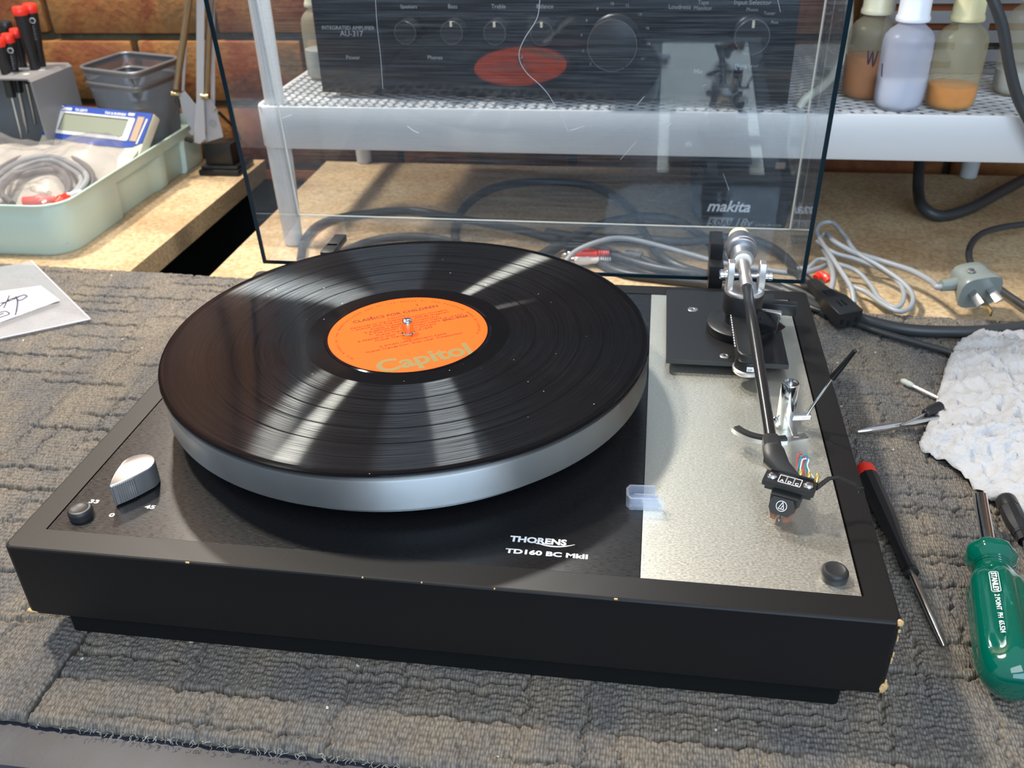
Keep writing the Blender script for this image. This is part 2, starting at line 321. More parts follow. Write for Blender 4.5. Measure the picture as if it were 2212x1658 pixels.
def mat_brick():
    mt, t, b = nt('clinker_brick'); N = t.nodes.new; L = t.links.new
    b.inputs['Roughness'].default_value = 0.62; b.inputs['Specular IOR Level'].default_value = 0.35
    tc = N('ShaderNodeTexCoord'); a = N('ShaderNodeTexNoise'); a.inputs['Scale'].default_value = 11; a.inputs['Detail'].default_value = 6; a.inputs['Distortion'].default_value = 0.6
    L(tc.outputs['Object'], a.inputs['Vector'])
    r = N('ShaderNodeValToRGB'); e = r.color_ramp.elements
    e[0].position = 0.30; e[0].color = (0.13, 0.038, 0.018, 1); e[1].position = 0.72; e[1].color = (0.15, 0.10, 0.045, 1)
    q = e.new(0.45); q.color = (0.235, 0.070, 0.026, 1); q = e.new(0.56); q.color = (0.31, 0.135, 0.042, 1)
    L(a.outputs['Fac'], r.inputs[0])
    c = N('ShaderNodeTexNoise'); c.inputs['Scale'].default_value = 120; c.inputs['Detail'].default_value = 5
    L(tc.outputs['Object'], c.inputs['Vector']); mx = N('ShaderNodeMix'); mx.data_type = 'RGBA'; mx.blend_type = 'OVERLAY'; mx.inputs[0].default_value = 0.35
    L(r.outputs[0], mx.inputs[6]); L(c.outputs['Fac'], mx.inputs[7]); L(mx.outputs[2], b.inputs['Base Color'])
    bp = N('ShaderNodeBump'); bp.inputs['Strength'].default_value = 0.7; bp.inputs['Distance'].default_value = 0.002
    L(c.outputs['Fac'], bp.inputs['Height']); L(bp.outputs['Normal'], b.inputs['Normal'])
    return mt
M['brick'] = mat_brick()
M['mortar'] = mat('olive_mortar', (0.085, 0.075, 0.045), 0.9, bump=0.6, bscale=200, var=0.3, vscale=40)

def mat_carpet():
    mt, t, b = nt('loop_pile_carpet'); N = t.nodes.new; L = t.links.new
    b.inputs['Roughness'].default_value = 0.95; b.inputs['Specular IOR Level'].default_value = 0.1
    tc = N('ShaderNodeTexCoord')
    mp = N('ShaderNodeMapping'); mp.inputs['Scale'].default_value = (1/0.0014, 1/0.0033, 1); L(tc.outputs['Object'], mp.inputs[0])
    vo = N('ShaderNodeTexVoronoi'); vo.inputs['Scale'].default_value = 1; vo.inputs['Randomness'].default_value = 0.5; L(mp.outputs[0], vo.inputs['Vector'])
    nz = N('ShaderNodeTexNoise'); nz.inputs['Scale'].default_value = 1; nz.inputs['Detail'].default_value = 4
    mp2 = N('ShaderNodeMapping'); mp2.inputs['Scale'].default_value = (26, 18, 1); L(tc.outputs['Object'], mp2.inputs[0]); L(mp2.outputs[0], nz.inputs['Vector'])
    r = N('ShaderNodeValToRGB'); e = r.color_ramp.elements
    e[0].position = 0.38; e[0].color = (0.165, 0.155, 0.148, 1); e[1].position = 0.62; e[1].color = (0.228, 0.196, 0.160, 1)
    L(nz.outputs['Fac'], r.inputs[0])
    # occlusion painted into the colour: bright loop centres, dark gaps between
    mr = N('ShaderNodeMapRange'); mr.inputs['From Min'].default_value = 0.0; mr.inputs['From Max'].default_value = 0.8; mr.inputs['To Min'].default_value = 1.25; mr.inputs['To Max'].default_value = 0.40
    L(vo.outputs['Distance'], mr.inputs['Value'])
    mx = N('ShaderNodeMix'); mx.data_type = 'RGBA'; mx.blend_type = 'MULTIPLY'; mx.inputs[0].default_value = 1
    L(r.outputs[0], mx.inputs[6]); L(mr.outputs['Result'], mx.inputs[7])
    # lint specks
    v2 = N('ShaderNodeTexVoronoi'); v2.inputs['Scale'].default_value = 45; L(tc.outputs['Object'], v2.inputs['Vector'])
    lt = N('ShaderNodeMath'); lt.operation = 'LESS_THAN'; lt.inputs[1].default_value = 0.045; L(v2.outputs['Distance'], lt.inputs[0])
    m2 = N('ShaderNodeMix'); m2.data_type = 'RGBA'; L(lt.outputs[0], m2.inputs[0]); L(mx.outputs[2], m2.inputs[6]); m2.inputs[7].default_value = (0.5, 0.48, 0.44, 1)
    L(m2.outputs[2], b.inputs['Base Color'])
    bp = N('ShaderNodeBump'); bp.invert = True; bp.inputs['Strength'].default_value = 0.85; bp.inputs['Distance'].default_value = 0.0011
    L(vo.outputs['Distance'], bp.inputs['Height']); L(bp.outputs['Normal'], b.inputs['Normal'])
    return mt
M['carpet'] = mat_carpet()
M['backing'] = mat('carpet_backing', (0.09, 0.085, 0.07), 0.9, var=0.4, vscale=200)
M['railmetal'] = mat('dark_painted_steel', (0.022, 0.024, 0.036), 0.45, spec=0.35, bump=0.03, bscale=500, var=0.2, vscale=60)
M['tissue'] = mat('tissue_paper', (0.44, 0.44, 0.455), 0.9, spec=0.1, bump=1.0, bscale=420)

# ---------------------------------------------------------------- mesh building
class MB:
    def __init__(s): s.bm = bmesh.new(); s.mi = 0
    def _tag(s, faces):
        for f in faces: f.material_index = s.mi
    def _loops(s, rings, close=False, caps=True):
        n = len(rings[0]); fs = []
        for a, b_ in zip(rings, rings[1:] + ([rings[0]] if close else [])):
            for i in range(n):
                j = (i+1) % n
                try: fs.append(s.bm.faces.new((a[i], a[j], b_[j], b_[i])))
                except ValueError: pass
        if caps and not close:
            for rg, rev in ((rings[0], True), (rings[-1], False)):
                try: fs.append(s.bm.faces.new(list(reversed(rg)) if rev else rg))
                except ValueError: pass
        s._tag(fs); return fs
    def box(s, c, d, mtx=None, bev=0.0):
        tmp = bmesh.new(); bmesh.ops.create_cube(tmp, size=1)
        bmesh.ops.scale(tmp, vec=Vector(d), verts=tmp.verts)
        if bev: bmesh.ops.bevel(tmp, geom=list(tmp.edges), offset=bev, segments=2, affect='EDGES', profile=0.5)
        T = Matrix.Translation(Vector(c)) @ (mtx.to_4x4() if mtx is not None else Matrix())
        vm = {v: s.bm.verts.new(T @ v.co) for v in tmp.verts}
        s._tag([s.bm.faces.new([vm[v] for v in f.verts]) for f in tmp.faces]); tmp.free(); return s
    def b2(s, x0, x1, y0, y1, z0, z1, bev=0.0):
        return s.box(((x0+x1)/2, (y0+y1)/2, (z0+z1)/2), (abs(x1-x0), abs(y1-y0), abs(z1-z0)), None, bev)
    def tube(s, pts, r, n=10, smooth=0, r2=None, caps=True, flat=1.0):
        """sweep along pts; r a number or one per point"""
        pts = [Vector(p) for p in pts]
        if smooth: pts, r = spline(pts, smooth, r)
        k = len(pts); rs = r if isinstance(r, (list, tuple)) else [r]*k
        rings = []; up = None
        for i, p in enumerate(pts):
            t = (pts[min(i+1, k-1)] - pts[max(i-1, 0)]).normalized()
            if up is None:
                up = Vector((0, 0, 1)) if abs(t.z) < 0.9 else Vector((0, 1, 0))
            a = up - t*up.dot(t)
            if a.length < 1e-6: a = t.orthogonal()
            a.normalize(); up = a; b_ = t.cross(a)
            rings.append([s.bm.verts.new(p + (a*math.cos(q)*flat + b_*math.sin(q))*rs[i]) for q in [2*math.pi*j/n for j in range(n)]])
        s._loops(rings, caps=caps); return s
    def lathe(s, o, axis, prof, n=32, xdir=None, caps=True, fn=None):
        """prof: list of (radius, distance along axis)"""
        o = Vector(o); ax = Vector(axis).normalized(); a = (Vector(xdir) if xdir else ax.orthogonal()); a = (a - ax*a.dot(ax)).normalized(); b_ = ax.cross(a)
        rings = []
        for r, h in prof:
            rings.append([s.bm.verts.new(o + ax*h + (a*math.cos(q) + b_*math.sin(q))*(r*(fn(q) if fn else 1))) for q in [2*math.pi*j/n for j in range(n)]])
        s._loops(rings, caps=caps); return s
    def cyl(s, p0, p1, r, n=20, r1=None):
        p0, p1 = Vector(p0), Vector(p1)
        return s.lathe(p0, p1-p0, [(r, 0), (r if r1 is None else r1, (p1-p0).length)], n)
    def prism(s, poly, o, ex, ey, ez, h, bev=0):
        """polygon poly (2-D) in plane ex,ey at o extruded by h along ez"""
        o, ex, ey, ez = Vector(o), Vector(ex), Vector(ey), Vector(ez)
        a = [s.bm.verts.new(o + ex*p[0] + ey*p[1]) for p in poly]; b_ = [s.bm.verts.new(v.co + ez*h) for v in a]
        s._loops([a, b_]); return s
    def rings(s, outs, caps=True, close=False):
        rg = [[s.bm.verts.new(Vector(p)) for p in o] for o in outs]; s._loops(rg, caps=caps, close=close); return s
    def grid(s, fn, nu, nv):
        vs = [[s.bm.verts.new(Vector(fn(i/nu, j/nv))) for j in range(nv+1)] for i in range(nu+1)]
        s._tag([s.bm.faces.new((vs[i][j], vs[i+1][j], vs[i+1][j+1], vs[i][j+1])) for i in range(nu) for j in range(nv)]); return s
    def sphere(s, c, r, sc=(1, 1, 1), n=16):
        prof = []
        for i in range(n//2+1):
            a = math.pi*i/(n//2); prof.append((max(1e-5, r*math.sin(a)), -r*math.cos(a)))
        c = Vector(c); rg = [[s.bm.verts.new(c + Vector((rr*math.cos(q)*sc[0], rr*math.sin(q)*sc[1], h*sc[2]))) for q in [2*math.pi*j/n for j in range(n)]] for rr, h in prof]
        s._loops(rg); return s
    def build(s, name, mats, parent=None, smooth=35, org=None, normals=True, bevel=0):
        bm = s.bm
        if normals: bmesh.ops.recalc_face_normals(bm, faces=bm.faces)
        if org is not None: bmesh.ops.translate(bm, verts=bm.verts, vec=-Vector(org))
        me = bpy.data.meshes.new(name); bm.to_mesh(me); bm.free()
        for q in (mats if isinstance(mats, (list, tuple)) else [mats]): me.materials.append(q)
        if smooth:
            me.polygons.foreach_set('use_smooth', [True]*len(me.polygons)); me.set_sharp_from_angle(angle=R(smooth))
        o = bpy.data.objects.new(name, me); C.objects.link(o)
        if org is not None: o.location = Vector(org)
        if parent is not None:
            o.parent = parent; o.matrix_parent_inverse = Matrix.Translation(-wloc(parent)) if not parent.get('_w') else Matrix()
        if bevel:
            bv = o.modifiers.new('bevel', 'BEVEL'); bv.width = bevel; bv.segments = 2; bv.limit_method = 'ANGLE'
        return o
def wloc(o):
    v = Vector(o.location)
    p = o.parent
    if p is not None: v = wloc(p) + (o.matrix_parent_inverse @ v - Vector((0, 0, 0)))
    return v
def spline(pts, seg, r):
    out, ro = [], []
    P = [pts[0]*2-pts[1]] + list(pts) + [pts[-1]*2-pts[-2]]
    rl = r if isinstance(r, (list, tuple)) else None
    for i in range(1, len(P)-2):
        for k in range(seg):
            t = k/seg; a, b_, c, d = P[i-1], P[i], P[i+1], P[i+2]
            out.append(0.5*((2*b_) + (c-a)*t + (2*a-5*b_+4*c-d)*t*t + (3*b_-a-3*c+d)*t**3))
            if rl: ro.append(rl[i-1]*(1-t) + rl[i]*t)
    out.append(P[-2])
    if rl: ro.append(rl[-1])
    return out, (ro if rl else r)
def tag(o, label, cat, group=None, kind=None):
    if label: o['label'] = label
    if cat: o['category'] = cat
    if group: o['group'] = group
    if kind: o['kind'] = kind
    return o
def empty(name, loc, label, cat, group=None):
    o = bpy.data.objects.new(name, None); C.objects.link(o); o.location = loc; o.empty_display_size = 0.02
    return tag(o, label, cat, group)
def struct(o): o['kind'] = 'structure'; return o
def text(name, s_, loc, size, mt, parent, ex=(1, 0, 0), ey=(0, 1, 0), sx=1.0, bold=0.0, align='LEFT', shear=0.0, th=0.00006, space=1.0):
    cu = bpy.data.curves.new(name, 'FONT'); cu.body = s_; cu.size = size; cu.align_x = align; cu.shear = shear
    cu.offset = bold; cu.extrude = th; cu.space_character = space; cu.resolution_u = 3
    o = bpy.data.objects.new(name, cu); C.objects.link(o)
    bpy.context.view_layer.update()
    dg = bpy.context.evaluated_depsgraph_get(); me = bpy.data.meshes.new_from_object(o.evaluated_get(dg), depsgraph=dg)
    bpy.data.objects.remove(o); bpy.data.curves.remove(cu)
    ex = Vector(ex).normalized(); ey = Vector(ey); ey = (ey - ex*ey.dot(ex)).normalized(); ez = ex.cross(ey)
    T = Matrix(((ex.x*sx, ey.x, ez.x, loc[0]), (ex.y*sx, ey.y, ez.y, loc[1]), (ex.z*sx, ey.z, ez.z, loc[2]), (0, 0, 0, 1)))
    me.transform(T); me.materials.clear(); me.materials.append(mt); me.name = name
    q = bpy.data.objects.new(name, me); C.objects.link(q)
    if parent is not None: q.parent = parent; q.matrix_parent_inverse = Matrix.Translation(-wloc(parent))
    return q
def cable(name, pts, r, mt, label=None, cat='cable', parent=None, group=None, seg=8, n=10, flat=1.0):
    mb = MB(); mb.tube(pts, r, n=n, smooth=seg, flat=flat); o = mb.build(name, mt, parent, smooth=60)
    if label: tag(o, label, cat, group)
    return o
def rrect(x0, x1, y0, y1, r, z, k=6):
    pts = []
    for cx, cy, a0 in ((x1-r, y1-r, 0), (x0+r, y1-r, 90), (x0+r, y0+r, 180), (x1-r, y0+r, 270)):
        for i in range(k+1):
            a = R(a0 + 90*i/k); pts.append((cx + r*math.cos(a), cy + r*math.sin(a), z))
    return pts

# ================================================================ THE ROOM
WY = 0.90
mb = MB(); mb.b2(-2.2, 2.2, WY+0.006, WY+0.12, -0.9, 2.3)
mb.mi = 1
z = 0.1500 - 0.0875*12; row = 0
while z < 2.2:
    z0, z1 = z, z + 0.0785
    off = -0.715 + (0.0 if row % 2 == 0 else 0.119)
    x = off - 0.238*6 
    while x < 2.1:
        dx = random.uniform(-.0015, .0015); dy = random.uniform(-.002, .002)
        if x > -2.2:
            mb.box((x+0.1145+dx, WY+0.02+dy, (z0+z1)/2+random.uniform(-.001, .001)), (0.229, 0.05, 0.0785), None, 0.0028)
        x += 0.238
    z += 0.0875; row += 1
struct(mb.build('wall_back', [M['mortar'], M['brick']], smooth=40))
mb = MB(); mb.b2(-2.2, 2.2, -2.4, 1.02, -0.92, -0.90); struct(mb.build('floor', M['darkfloor']))

# ================================================================ WORKBENCH
BZ = -0.006
bench = empty('workbench', (0, 0.4, -0.90), 'workbench of bare chipboard panels with a black steel front rail', 'workbench')
def board(x0, x1, y0, y1):
    mb = MB(); mb.b2(x0, x1, y0, y1, BZ-0.024, BZ)
    for f in mb.bm.faces:
        mb.bm.normal_update()
        if abs(f.normal.z) < 0.5: f.material_index = 1
    return mb.build('chipboard_panel', [M['chipboard'], M['chipedge']], bench, smooth=0)
board(-1.35, -0.424, -0.045, 0.852)
board(-0.336, 1.35, -0.045, 0.852)
mb = MB()
prof = [(0.0, BZ-0.002), (-0.064, BZ-0.002), (-0.0725, BZ-0.0025), (-0.0755, BZ-0.004), (-0.0765, BZ-0.007), (-0.0765, -0.10), (-0.0735, -0.10), (-0.0735, -0.012), (-0.046, -0.012), (-0.046, -0.0325), (0.0, -0.0325)]
prof = [(-0.047, BZ-0.001), (-0.066, BZ-0.001), (-0.0735, BZ-0.0018), (-0.077, BZ-0.004), (-0.078, BZ-0.008), (-0.078, -0.11), (-0.075, -0.11), (-0.075, -0.012), (-0.047, -0.012)]
mb.rings([[(-1.35, a, b_) for a, b_ in prof], [(1.35, a, b_) for a, b_ in prof]])
mb.build('front_rail', M['railmetal'], bench, smooth=22)
for x in (-1.28, 1.28):
    for y in (0.02, 0.80):
        mb = MB(); mb.b2(x-0.025, x+0.025, y-0.025, y+0.025, -0.9, -0.03, 0.003); mb.build('leg', M['railmetal'], bench)
mb = MB(); mb.b2(-1.34, 1.34, .840, .850, -.88, -.032); mb.build('gap_blackout_panel', M['blackmatte'], bench, smooth=0)  # added black sheet, makes the gap between the boards read dark
# ---- carpet tiles: real relief of loop rows and grooves
def carpet(x0, x1, y0, ybl, ybr, label, seed, resx=0.0010, resy=0.0007):
    rng = np.random.default_rng(seed)
    nx = int((x1-x0)/resx); ny = int((max(ybl, ybr)-y0)/resy)
    X = np.linspace(x0, x1, nx)[:, None]; T = np.linspace(0, 1, ny)[None, :]
    YT = ybl + (ybr-ybl)*(X-x0)/(x1-x0)
    Y = y0 + (YT-y0)*T; X = X + 0*Y
    def sn(a, f, ph): return np.sin(a*f+ph)
    warp = 0.0009*sn(X, 210, 1.3+seed) + 0.0007*sn(X+Y*.3, 470, 2) + 0.0005*sn(X-Y*.6, 900, .4) + 0.0004*sn(X, 1700, Y*30)
    row = (Y + warp)/0.0033
    h = 0.0009*np.abs(np.cos(np.pi*row))**0.7
    # patchwork: blocks whose rows shift
    bx = [x0]; 
    while bx[-1] < x1: bx.append(bx[-1] + rng.uniform(.016, .042))
    for k, b_ in enumerate(bx):
        d = np.abs(X + 0.0016*sn(Y, 300, k) + 0.0010*sn(Y, 800, k*2) - b_)
        seg = 0.5 + 0.5*np.sin(Y*rng.uniform(25, 70) + rng.uniform(0, 6))
        h -= 0.0032*np.exp(-(d/0.0012)**2)*(0.10 + 0.90*seg)
        h += 0.0003*np.exp(-(d/0.005)**2)*seg
    y = y0
    while y < max(ybl, ybr):
        y += rng.choice([2, 4, 5, 6, 7])*0.0033
        a = rng.uniform(22, 60); p = rng.uniform(0, 6); st = rng.uniform(0.45, 1)
        seg = np.clip(1.4*np.sin(X*a + p) + 0.5*np.sin(X*a*2.7 + 2*p) + .75, 0, 1)
        d = np.abs(Y + warp - y - 0.00165)
        h -= 0.0058*st*seg*np.exp(-(d/0.0010)**2)
    for arr in range(40):
        cx, cy = rng.uniform(x0, x1), rng.uniform(y0, ybl); s1 = rng.uniform(.008, .02)
        h += rng.uniform(-.0006, .0006)*np.exp(-(((X-cx)/s1)**2 + ((Y-cy)/(s1*.8))**2))
    h += rng.normal(0, .00007, h.shape)
    # worn outer edge rolls over
    e = np.minimum.reduce([(Y-y0), (X-x0)*2.5+0.0006, (x1-X)*2.5+0.0006, (YT-Y)])
    h -= 0.0035*np.exp(-(e/0.0016))
    Yj = Y + np.where(T > 0.995, 1, 0)*0.0006*np.sin(X*900)*np.sin(X*310) - np.where(T < .004, 1, 0)*0.0004*np.sin(X*800)*np.sin(X*230)
    Z = h - 0.0009
    Z = np.maximum(Z, BZ+.0004); co = np.stack([X, Yj, Z], -1).reshape(-1, 3)
    # skirt
    def ring_idx():
        I = np.arange(nx*ny).reshape(nx, ny)
        return np.concatenate([I[:, 0], I[-1, 1:], I[-2::-1, -1], I[0, -2:0:-1]])
    rg = ring_idx(); low = co[rg].copy(); low[:, 2] = BZ + 0.0002
    n0 = len(co); co = np.concatenate([co, low])
    I = np.arange(nx*ny).reshape(nx, ny)
    q = np.stack([I[:-1, :-1], I[1:, :-1], I[1:, 1:], I[:-1, 1:]], -1).reshape(-1, 4)
    m_ = len(rg); k = np.arange(m_); kn = (k+1) % m_
    sk = np.stack([rg[kn], rg[k], n0+k, n0+kn], -1)
    allf = np.concatenate([q, sk]).astype(np.int32)
    me = bpy.data.meshes.new('carpet_tile'); me.vertices.add(len(co)); me.vertices.foreach_set('co', co.astype(np.float32).ravel())
    me.loops.add(allf.size); me.loops.foreach_set('vertex_index', allf.ravel())
    me.polygons.add(len(allf)); me.polygons.foreach_set('loop_start', (np.arange(len(allf))*4).astype(np.int32))
    me.update(); me.validate(); 
    me.materials.append(M['carpet']); me.materials.append(M['backing'])
    mi = np.zeros(len(allf), np.int32); mi[len(q):] = 1; me.polygons.foreach_set('material_index', mi)
    me.polygons.foreach_set('use_smooth', np.ones(len(allf), bool))
    o = bpy.data.objects.new('carpet_tile', me); C.objects.link(o)
    return tag(o, label, 'carpet', 'grey-brown carpet tiles on the workbench')
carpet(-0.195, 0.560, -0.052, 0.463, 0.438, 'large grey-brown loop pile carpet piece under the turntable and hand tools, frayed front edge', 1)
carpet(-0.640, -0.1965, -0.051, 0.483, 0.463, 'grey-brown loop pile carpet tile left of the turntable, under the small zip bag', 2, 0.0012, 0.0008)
# frayed yarn at the front edge
mb = MB()
for i in range(150):
    x = random.uniform(-0.19, 0.15); y = -0.0525; zz = random.uniform(-.0045, -.001); p = Vector((x, y, zz)); pts = [p]
    for k in range(4):
        p = p + Vector((random.uniform(-.0012, .0012), random.uniform(-.0012, .0001), random.uniform(-.0009, .0005))); pts.append(p)
    mb.tube(pts, 0.00012, n=3)
tag(mb.build('yarn_fray', mat('pale_yarn', (0.42, 0.40, 0.36), 0.9)), 'pale frayed yarn ends along the front edge of the carpet', 'lint', kind='stuff')

# ================================================================ TURNTABLE
H = 0.0632; W2 = 0.221; DY = 0.3468
tt = empty('turntable', (0, DY/2, 0.0), 'black turntable with a silver right deck strip and its clear lid standing open', 'turntable')
# plinth: hollow frame with rounded vertical corners, deck recess
def ringframe(x0, x1, y0, y1, r, z0, z1, ix0, ix1, iy0, iy1, ir, zr):
    mb = MB()
    outs = [rrect(x0, x1, y0, y1, r, z0), rrect(x0, x1, y0, y1, r, z1-0.0012), rrect(x0+.0004, x1-.0004, y0+.0004, y1-.0004, r, z1-0.0004), rrect(x0+.0012, x1-.0012, y0+.0012, y1-.0012, r, z1),
            rrect(ix0, ix1, iy0, iy1, ir, z1), rrect(ix0, ix1, iy0, iy1, ir, zr)]
    mb.rings(outs); return mb
ix0, ix1, iy0, iy1 = -0.2062, 0.2068, 0.0155, 0.3315
mb = ringframe(-W2, W2, 0, DY, 0.004, 0.0172, H, ix0, ix1, iy0, iy1, 0.0006, H-0.004)
mb.build('plinth', M['vinylwrap'], tt, smooth=16)
mb = MB(); mb.rings([rrect(-W2+.0175, W2-.0175, .0055, DY-.012, .003, 0.0002), rrect(-W2+.0175, W2-.0175, .0055, DY-.012, .003, 0.0174)])
mb.build('base_panel', M['blackmatte'], tt, smooth=50)
# worn corners showing chipboard
def chip(pts, nm='chipped_corner'):
    mb = MB(); mb.sphere(pts[0], 1.0, pts[1], 8)
    for v in mb.bm.verts:
        v.co += Vector((noise.noise(v.co*400), noise.noise(v.co*410+Vector((3, 1, 2))), noise.noise(v.co*390+Vector((7, 7, 1)))))*0.0009
    return mb.build(nm, M['chipwood'], tt, smooth=30)
chip(((W2-.0012, .0014, 0.0200), (.0022, .0020, .0034)))
chip(((W2-.0045, .0012, 0.0178), (.0045, .0013, .0011)))
chip(((W2-.0010, .0012, H-.0012), (.0016, .0016, .0016)))
chip(((-W2+.003, .0012, 0.0178), (.0042, .0014, .0012)))
mb = MB()
rr = random.Random(5)
zz = 0.023
while zz < H-.006:
    l = rr.uniform(.001, .004)
    if rr.random() < .75: mb.b2(W2-.0009-rr.uniform(0, .0004), W2-.00025, .00025, .0011, zz, zz+l, .0002)
    zz += l + rr.uniform(.0003, .003)
mb.build('worn_edge', M['chipwood'], tt)
for x, l in ((-0.121, .002), (-.0005, .0006), (0.092, .0016), (-0.03, .0008), (0.035, .0006)):
    mb = MB(); mb.b2(x, x+l, .0000, .0007, H-.0008, H-.0001, .0001); mb.build('edge_nick', M['chipwood'], tt)
# top plates
ZD = H - 0.0004
mb = MB(); mb.b2(ix0+.0004, 0.1036, iy0+.0004, iy1-.0004, H-.004, ZD, .0002); deck = mb.build('black_top_plate', M['blackdeck'], tt, smooth=0)
mb = MB(); mb.b2(0.1038, ix1-.0010, iy0+.0004, iy1-.0004, H-.004, ZD, .0002); sdeck = mb.build('silver_top_plate', M['silverdeck'], tt, smooth=0); sdeck['label'] = 'champagne silver brushed deck strip'
# platter
PX, PY = -0.0475, 0.1785
mb = MB(); mb.lathe((0, 0, 0), (0, 0, 1), [(0.060, 0.068-H), (0.138, 0.0700-H), (0.144, 0.0790-H), (0.1480, 0.0792-H), (0.1496, 0.0803-H), (0.1500, 0.0815-H), (0.1500, 0.0975-H), (0.1496, 0.0986-H), (0.1484, 0.0990-H), (0.1450, 0.0989-H), (0.004, 0.0989-H)], 160)
pl = mb.build('platter', M['platter'], tt, smooth=30); pl.location = (PX, PY, H); pl.matrix_parent_inverse = Matrix.Translation(-wloc(tt)); pl['label'] = 'silver turned metal platter'
mb = MB(); mb.lathe((PX, PY, 0.0995), (0, 0, 1), [(0.1445, 0), (0.146, 0.0004), (0.146, 0.0011), (0.1445, 0.0014)], 96); mb.build('platter_mat', M['rubber'], pl)
mb = MB(); mb.cyl((PX, PY, ZD+.0002), (PX, PY, 0.0685), 0.055, 48); mb.build('sub_platter', M['black'], pl)
mb = MB(); mb.lathe((PX, PY, 0.100), (0, 0, 1), [(0.0042, 0), (0.0042, 0.0025), (0.0035, 0.003), (0.0035, 0.0098), (0.0031, 0.0110), (0.0022, 0.0116), (0.0005, 0.0118)], 28); mb.build('spindle', M['chrome'], pl)
# speed knob
def knob_outline():
    tip = Vector((-0.1787, 0.0370)); c = Vector((-0.1736, 0.0588)); r = 0.0092
    out = []
    d = (tip-c); L_ = d.length; a0 = math.atan2(d.y, d.x); al = math.acos(r/L_)
    for i in range(25):
        a = a0 + al + (2*math.pi-2*al)*i/24; out.append((c.x + r*math.cos(a), c.y + r*math.sin(a)))
    def side(p0, p1, bul, n=10, rib=False):
        res = []; p0, p1 = Vector(p0), Vector(p1); t = (p1-p0); nn = Vector((t.y, -t.x)).normalized()
        for i in range(1, n):
            s_ = i/n; res.append(tuple(p0 + t*s_ + nn*bul*4*s_*(1-s_)))
        return res
    e = Vector(out[-1]); s0 = Vector(out[0]); t1 = tip + Vector((.0006, 0)); t2 = tip - Vector((.0006, 0))
    # out[-1] -> tip on one side , tip -> out[0]
    a = side(e, tip + (e-tip).normalized()*.0012, -0.0004 if False else 0.0008, 10); b_ = side(tip + (s0-tip).normalized()*.0012, s0, 0.0008, 10)
    return out + a + [tuple(tip + (e-tip).normalized()*.0008), tuple(tip + (s0-tip).normalized()*.0008)] + b_
ko = knob_outline(); kc = Vector((-0.1745, 0.055))
def sc_(o, f, z_): return [(kc.x + (p[0]-kc.x)*f, kc.y + (p[1]-kc.y)*f, z_) for p in o]
mb = MB(); mb.rings([sc_(ko, 1.0, ZD+.0012), sc_(ko, 1.0, H+.0132), sc_(ko, .985, H+.0137), sc_(ko, .96, H+.0139)])
kb = mb.build('speed_knob', M['alu'], tt, smooth=40); kb['label'] = 'silver teardrop speed selector knob'
# ribs along the right flank near the tip
mb = MB(); tip = Vector((-0.1787, 0.0370)); c_ = Vector((-0.1736, 0.0588))
a_ = Vector(ko[0]); b_ = Vector(ko[24])
fl = a_ if a_.x > b_.x else b_
for i in range(11):
    s_ = 0.07 + 0.050*i*0.0 + 0.056*i
    p = tip.lerp(fl, s_); n_ = Vector(((fl-tip).y, -(fl-tip).x)).normalized()
    if n_.x < 0: n_ = -n_
    p = p + n_*(0.0008*4*s_*(1-s_)+.0000)
    mb.cyl((p.x, p.y, ZD+.0014), (p.x, p.y, H+.0131), 0.00042, 6)
mb.build('grip_rib', M['alu'], kb, smooth=60)
mb = MB(); mb.cyl((-.1740, .0570, ZD), (-.1740, .0570, ZD+.0013), 0.0060, 24); mb.build('knob_shaft', M['black'], kb)
# rubber transit caps
for x, y, lb in ((-0.1932, 0.0285, 'front left'), (0.1948, 0.0270, 'front right')):
    mb = MB(); mb.lathe((x, y, ZD), (0, 0, 1), [(0.0063, 0), (0.0065, 0.0030), (0.0064, 0.0042), (0.0055, 0.0054), (0.0046, 0.0056), (0.0036, 0.0051), (0.0005, 0.0050)], 36)
    mb.build('transit_cap', M['rubber'], tt)
# lettering on the deck
def decktext(s_, u0, v0, u1, v1, size, sx, bold, shear=0.0, space=1.0):
    p = on(u0, v0, ZD); q = on(u1, v1, ZD); return text('lettering', s_, (p.x, p.y, ZD+.00008), size, M['white'], tt, (1, 0, 0), (0, 1, 0), sx, bold, 'LEFT', shear, .00004, space)
text('brand_lettering', 'THORENS', (0.0375, 0.0350, ZD+.00008), 0.0058, M['white'], tt, (1, 0.0, 0), (0, 1, 0), 1.10, 0.00022, 'LEFT', 0.0, .00004)
mb = MB(); pts = []
for i in range(15):
    t_ = i/14; pts.append((0.0500 + 0.0205*t_, 0.0360 - 0.0026*math.sin(math.pi*min(1, t_*1.02))**.8 - (.0006 if t_ < .1 else 0), ZD+.0001))
mb.tube(pts, [0.0001+0.0004*math.sin(math.pi*(.1+.85*i/14)) for i in range(15)], n=6, flat=0.2); mb.build('logo_swoosh', M['white'], tt)
text('model_lettering', 'TD160 BC MkII', (0.0365, 0.0262, ZD+.00008), 0.0044, M['white'], tt, (1, 0, 0), (0, 1, 0), 1.46, 0.00016, 'LEFT', 0, .00004)
for s_, x, y in (('33', -.1960, .0395), ('0', -.1788, .0296), ('45', -.1628, .0385)):
    text('speed_lettering', s_, (x, y, ZD+.00008), 0.0040, M['white'], tt, (1, 0, 0), (0, 1, 0), 1.45, 0.00013, 'LEFT', 0, .00004)
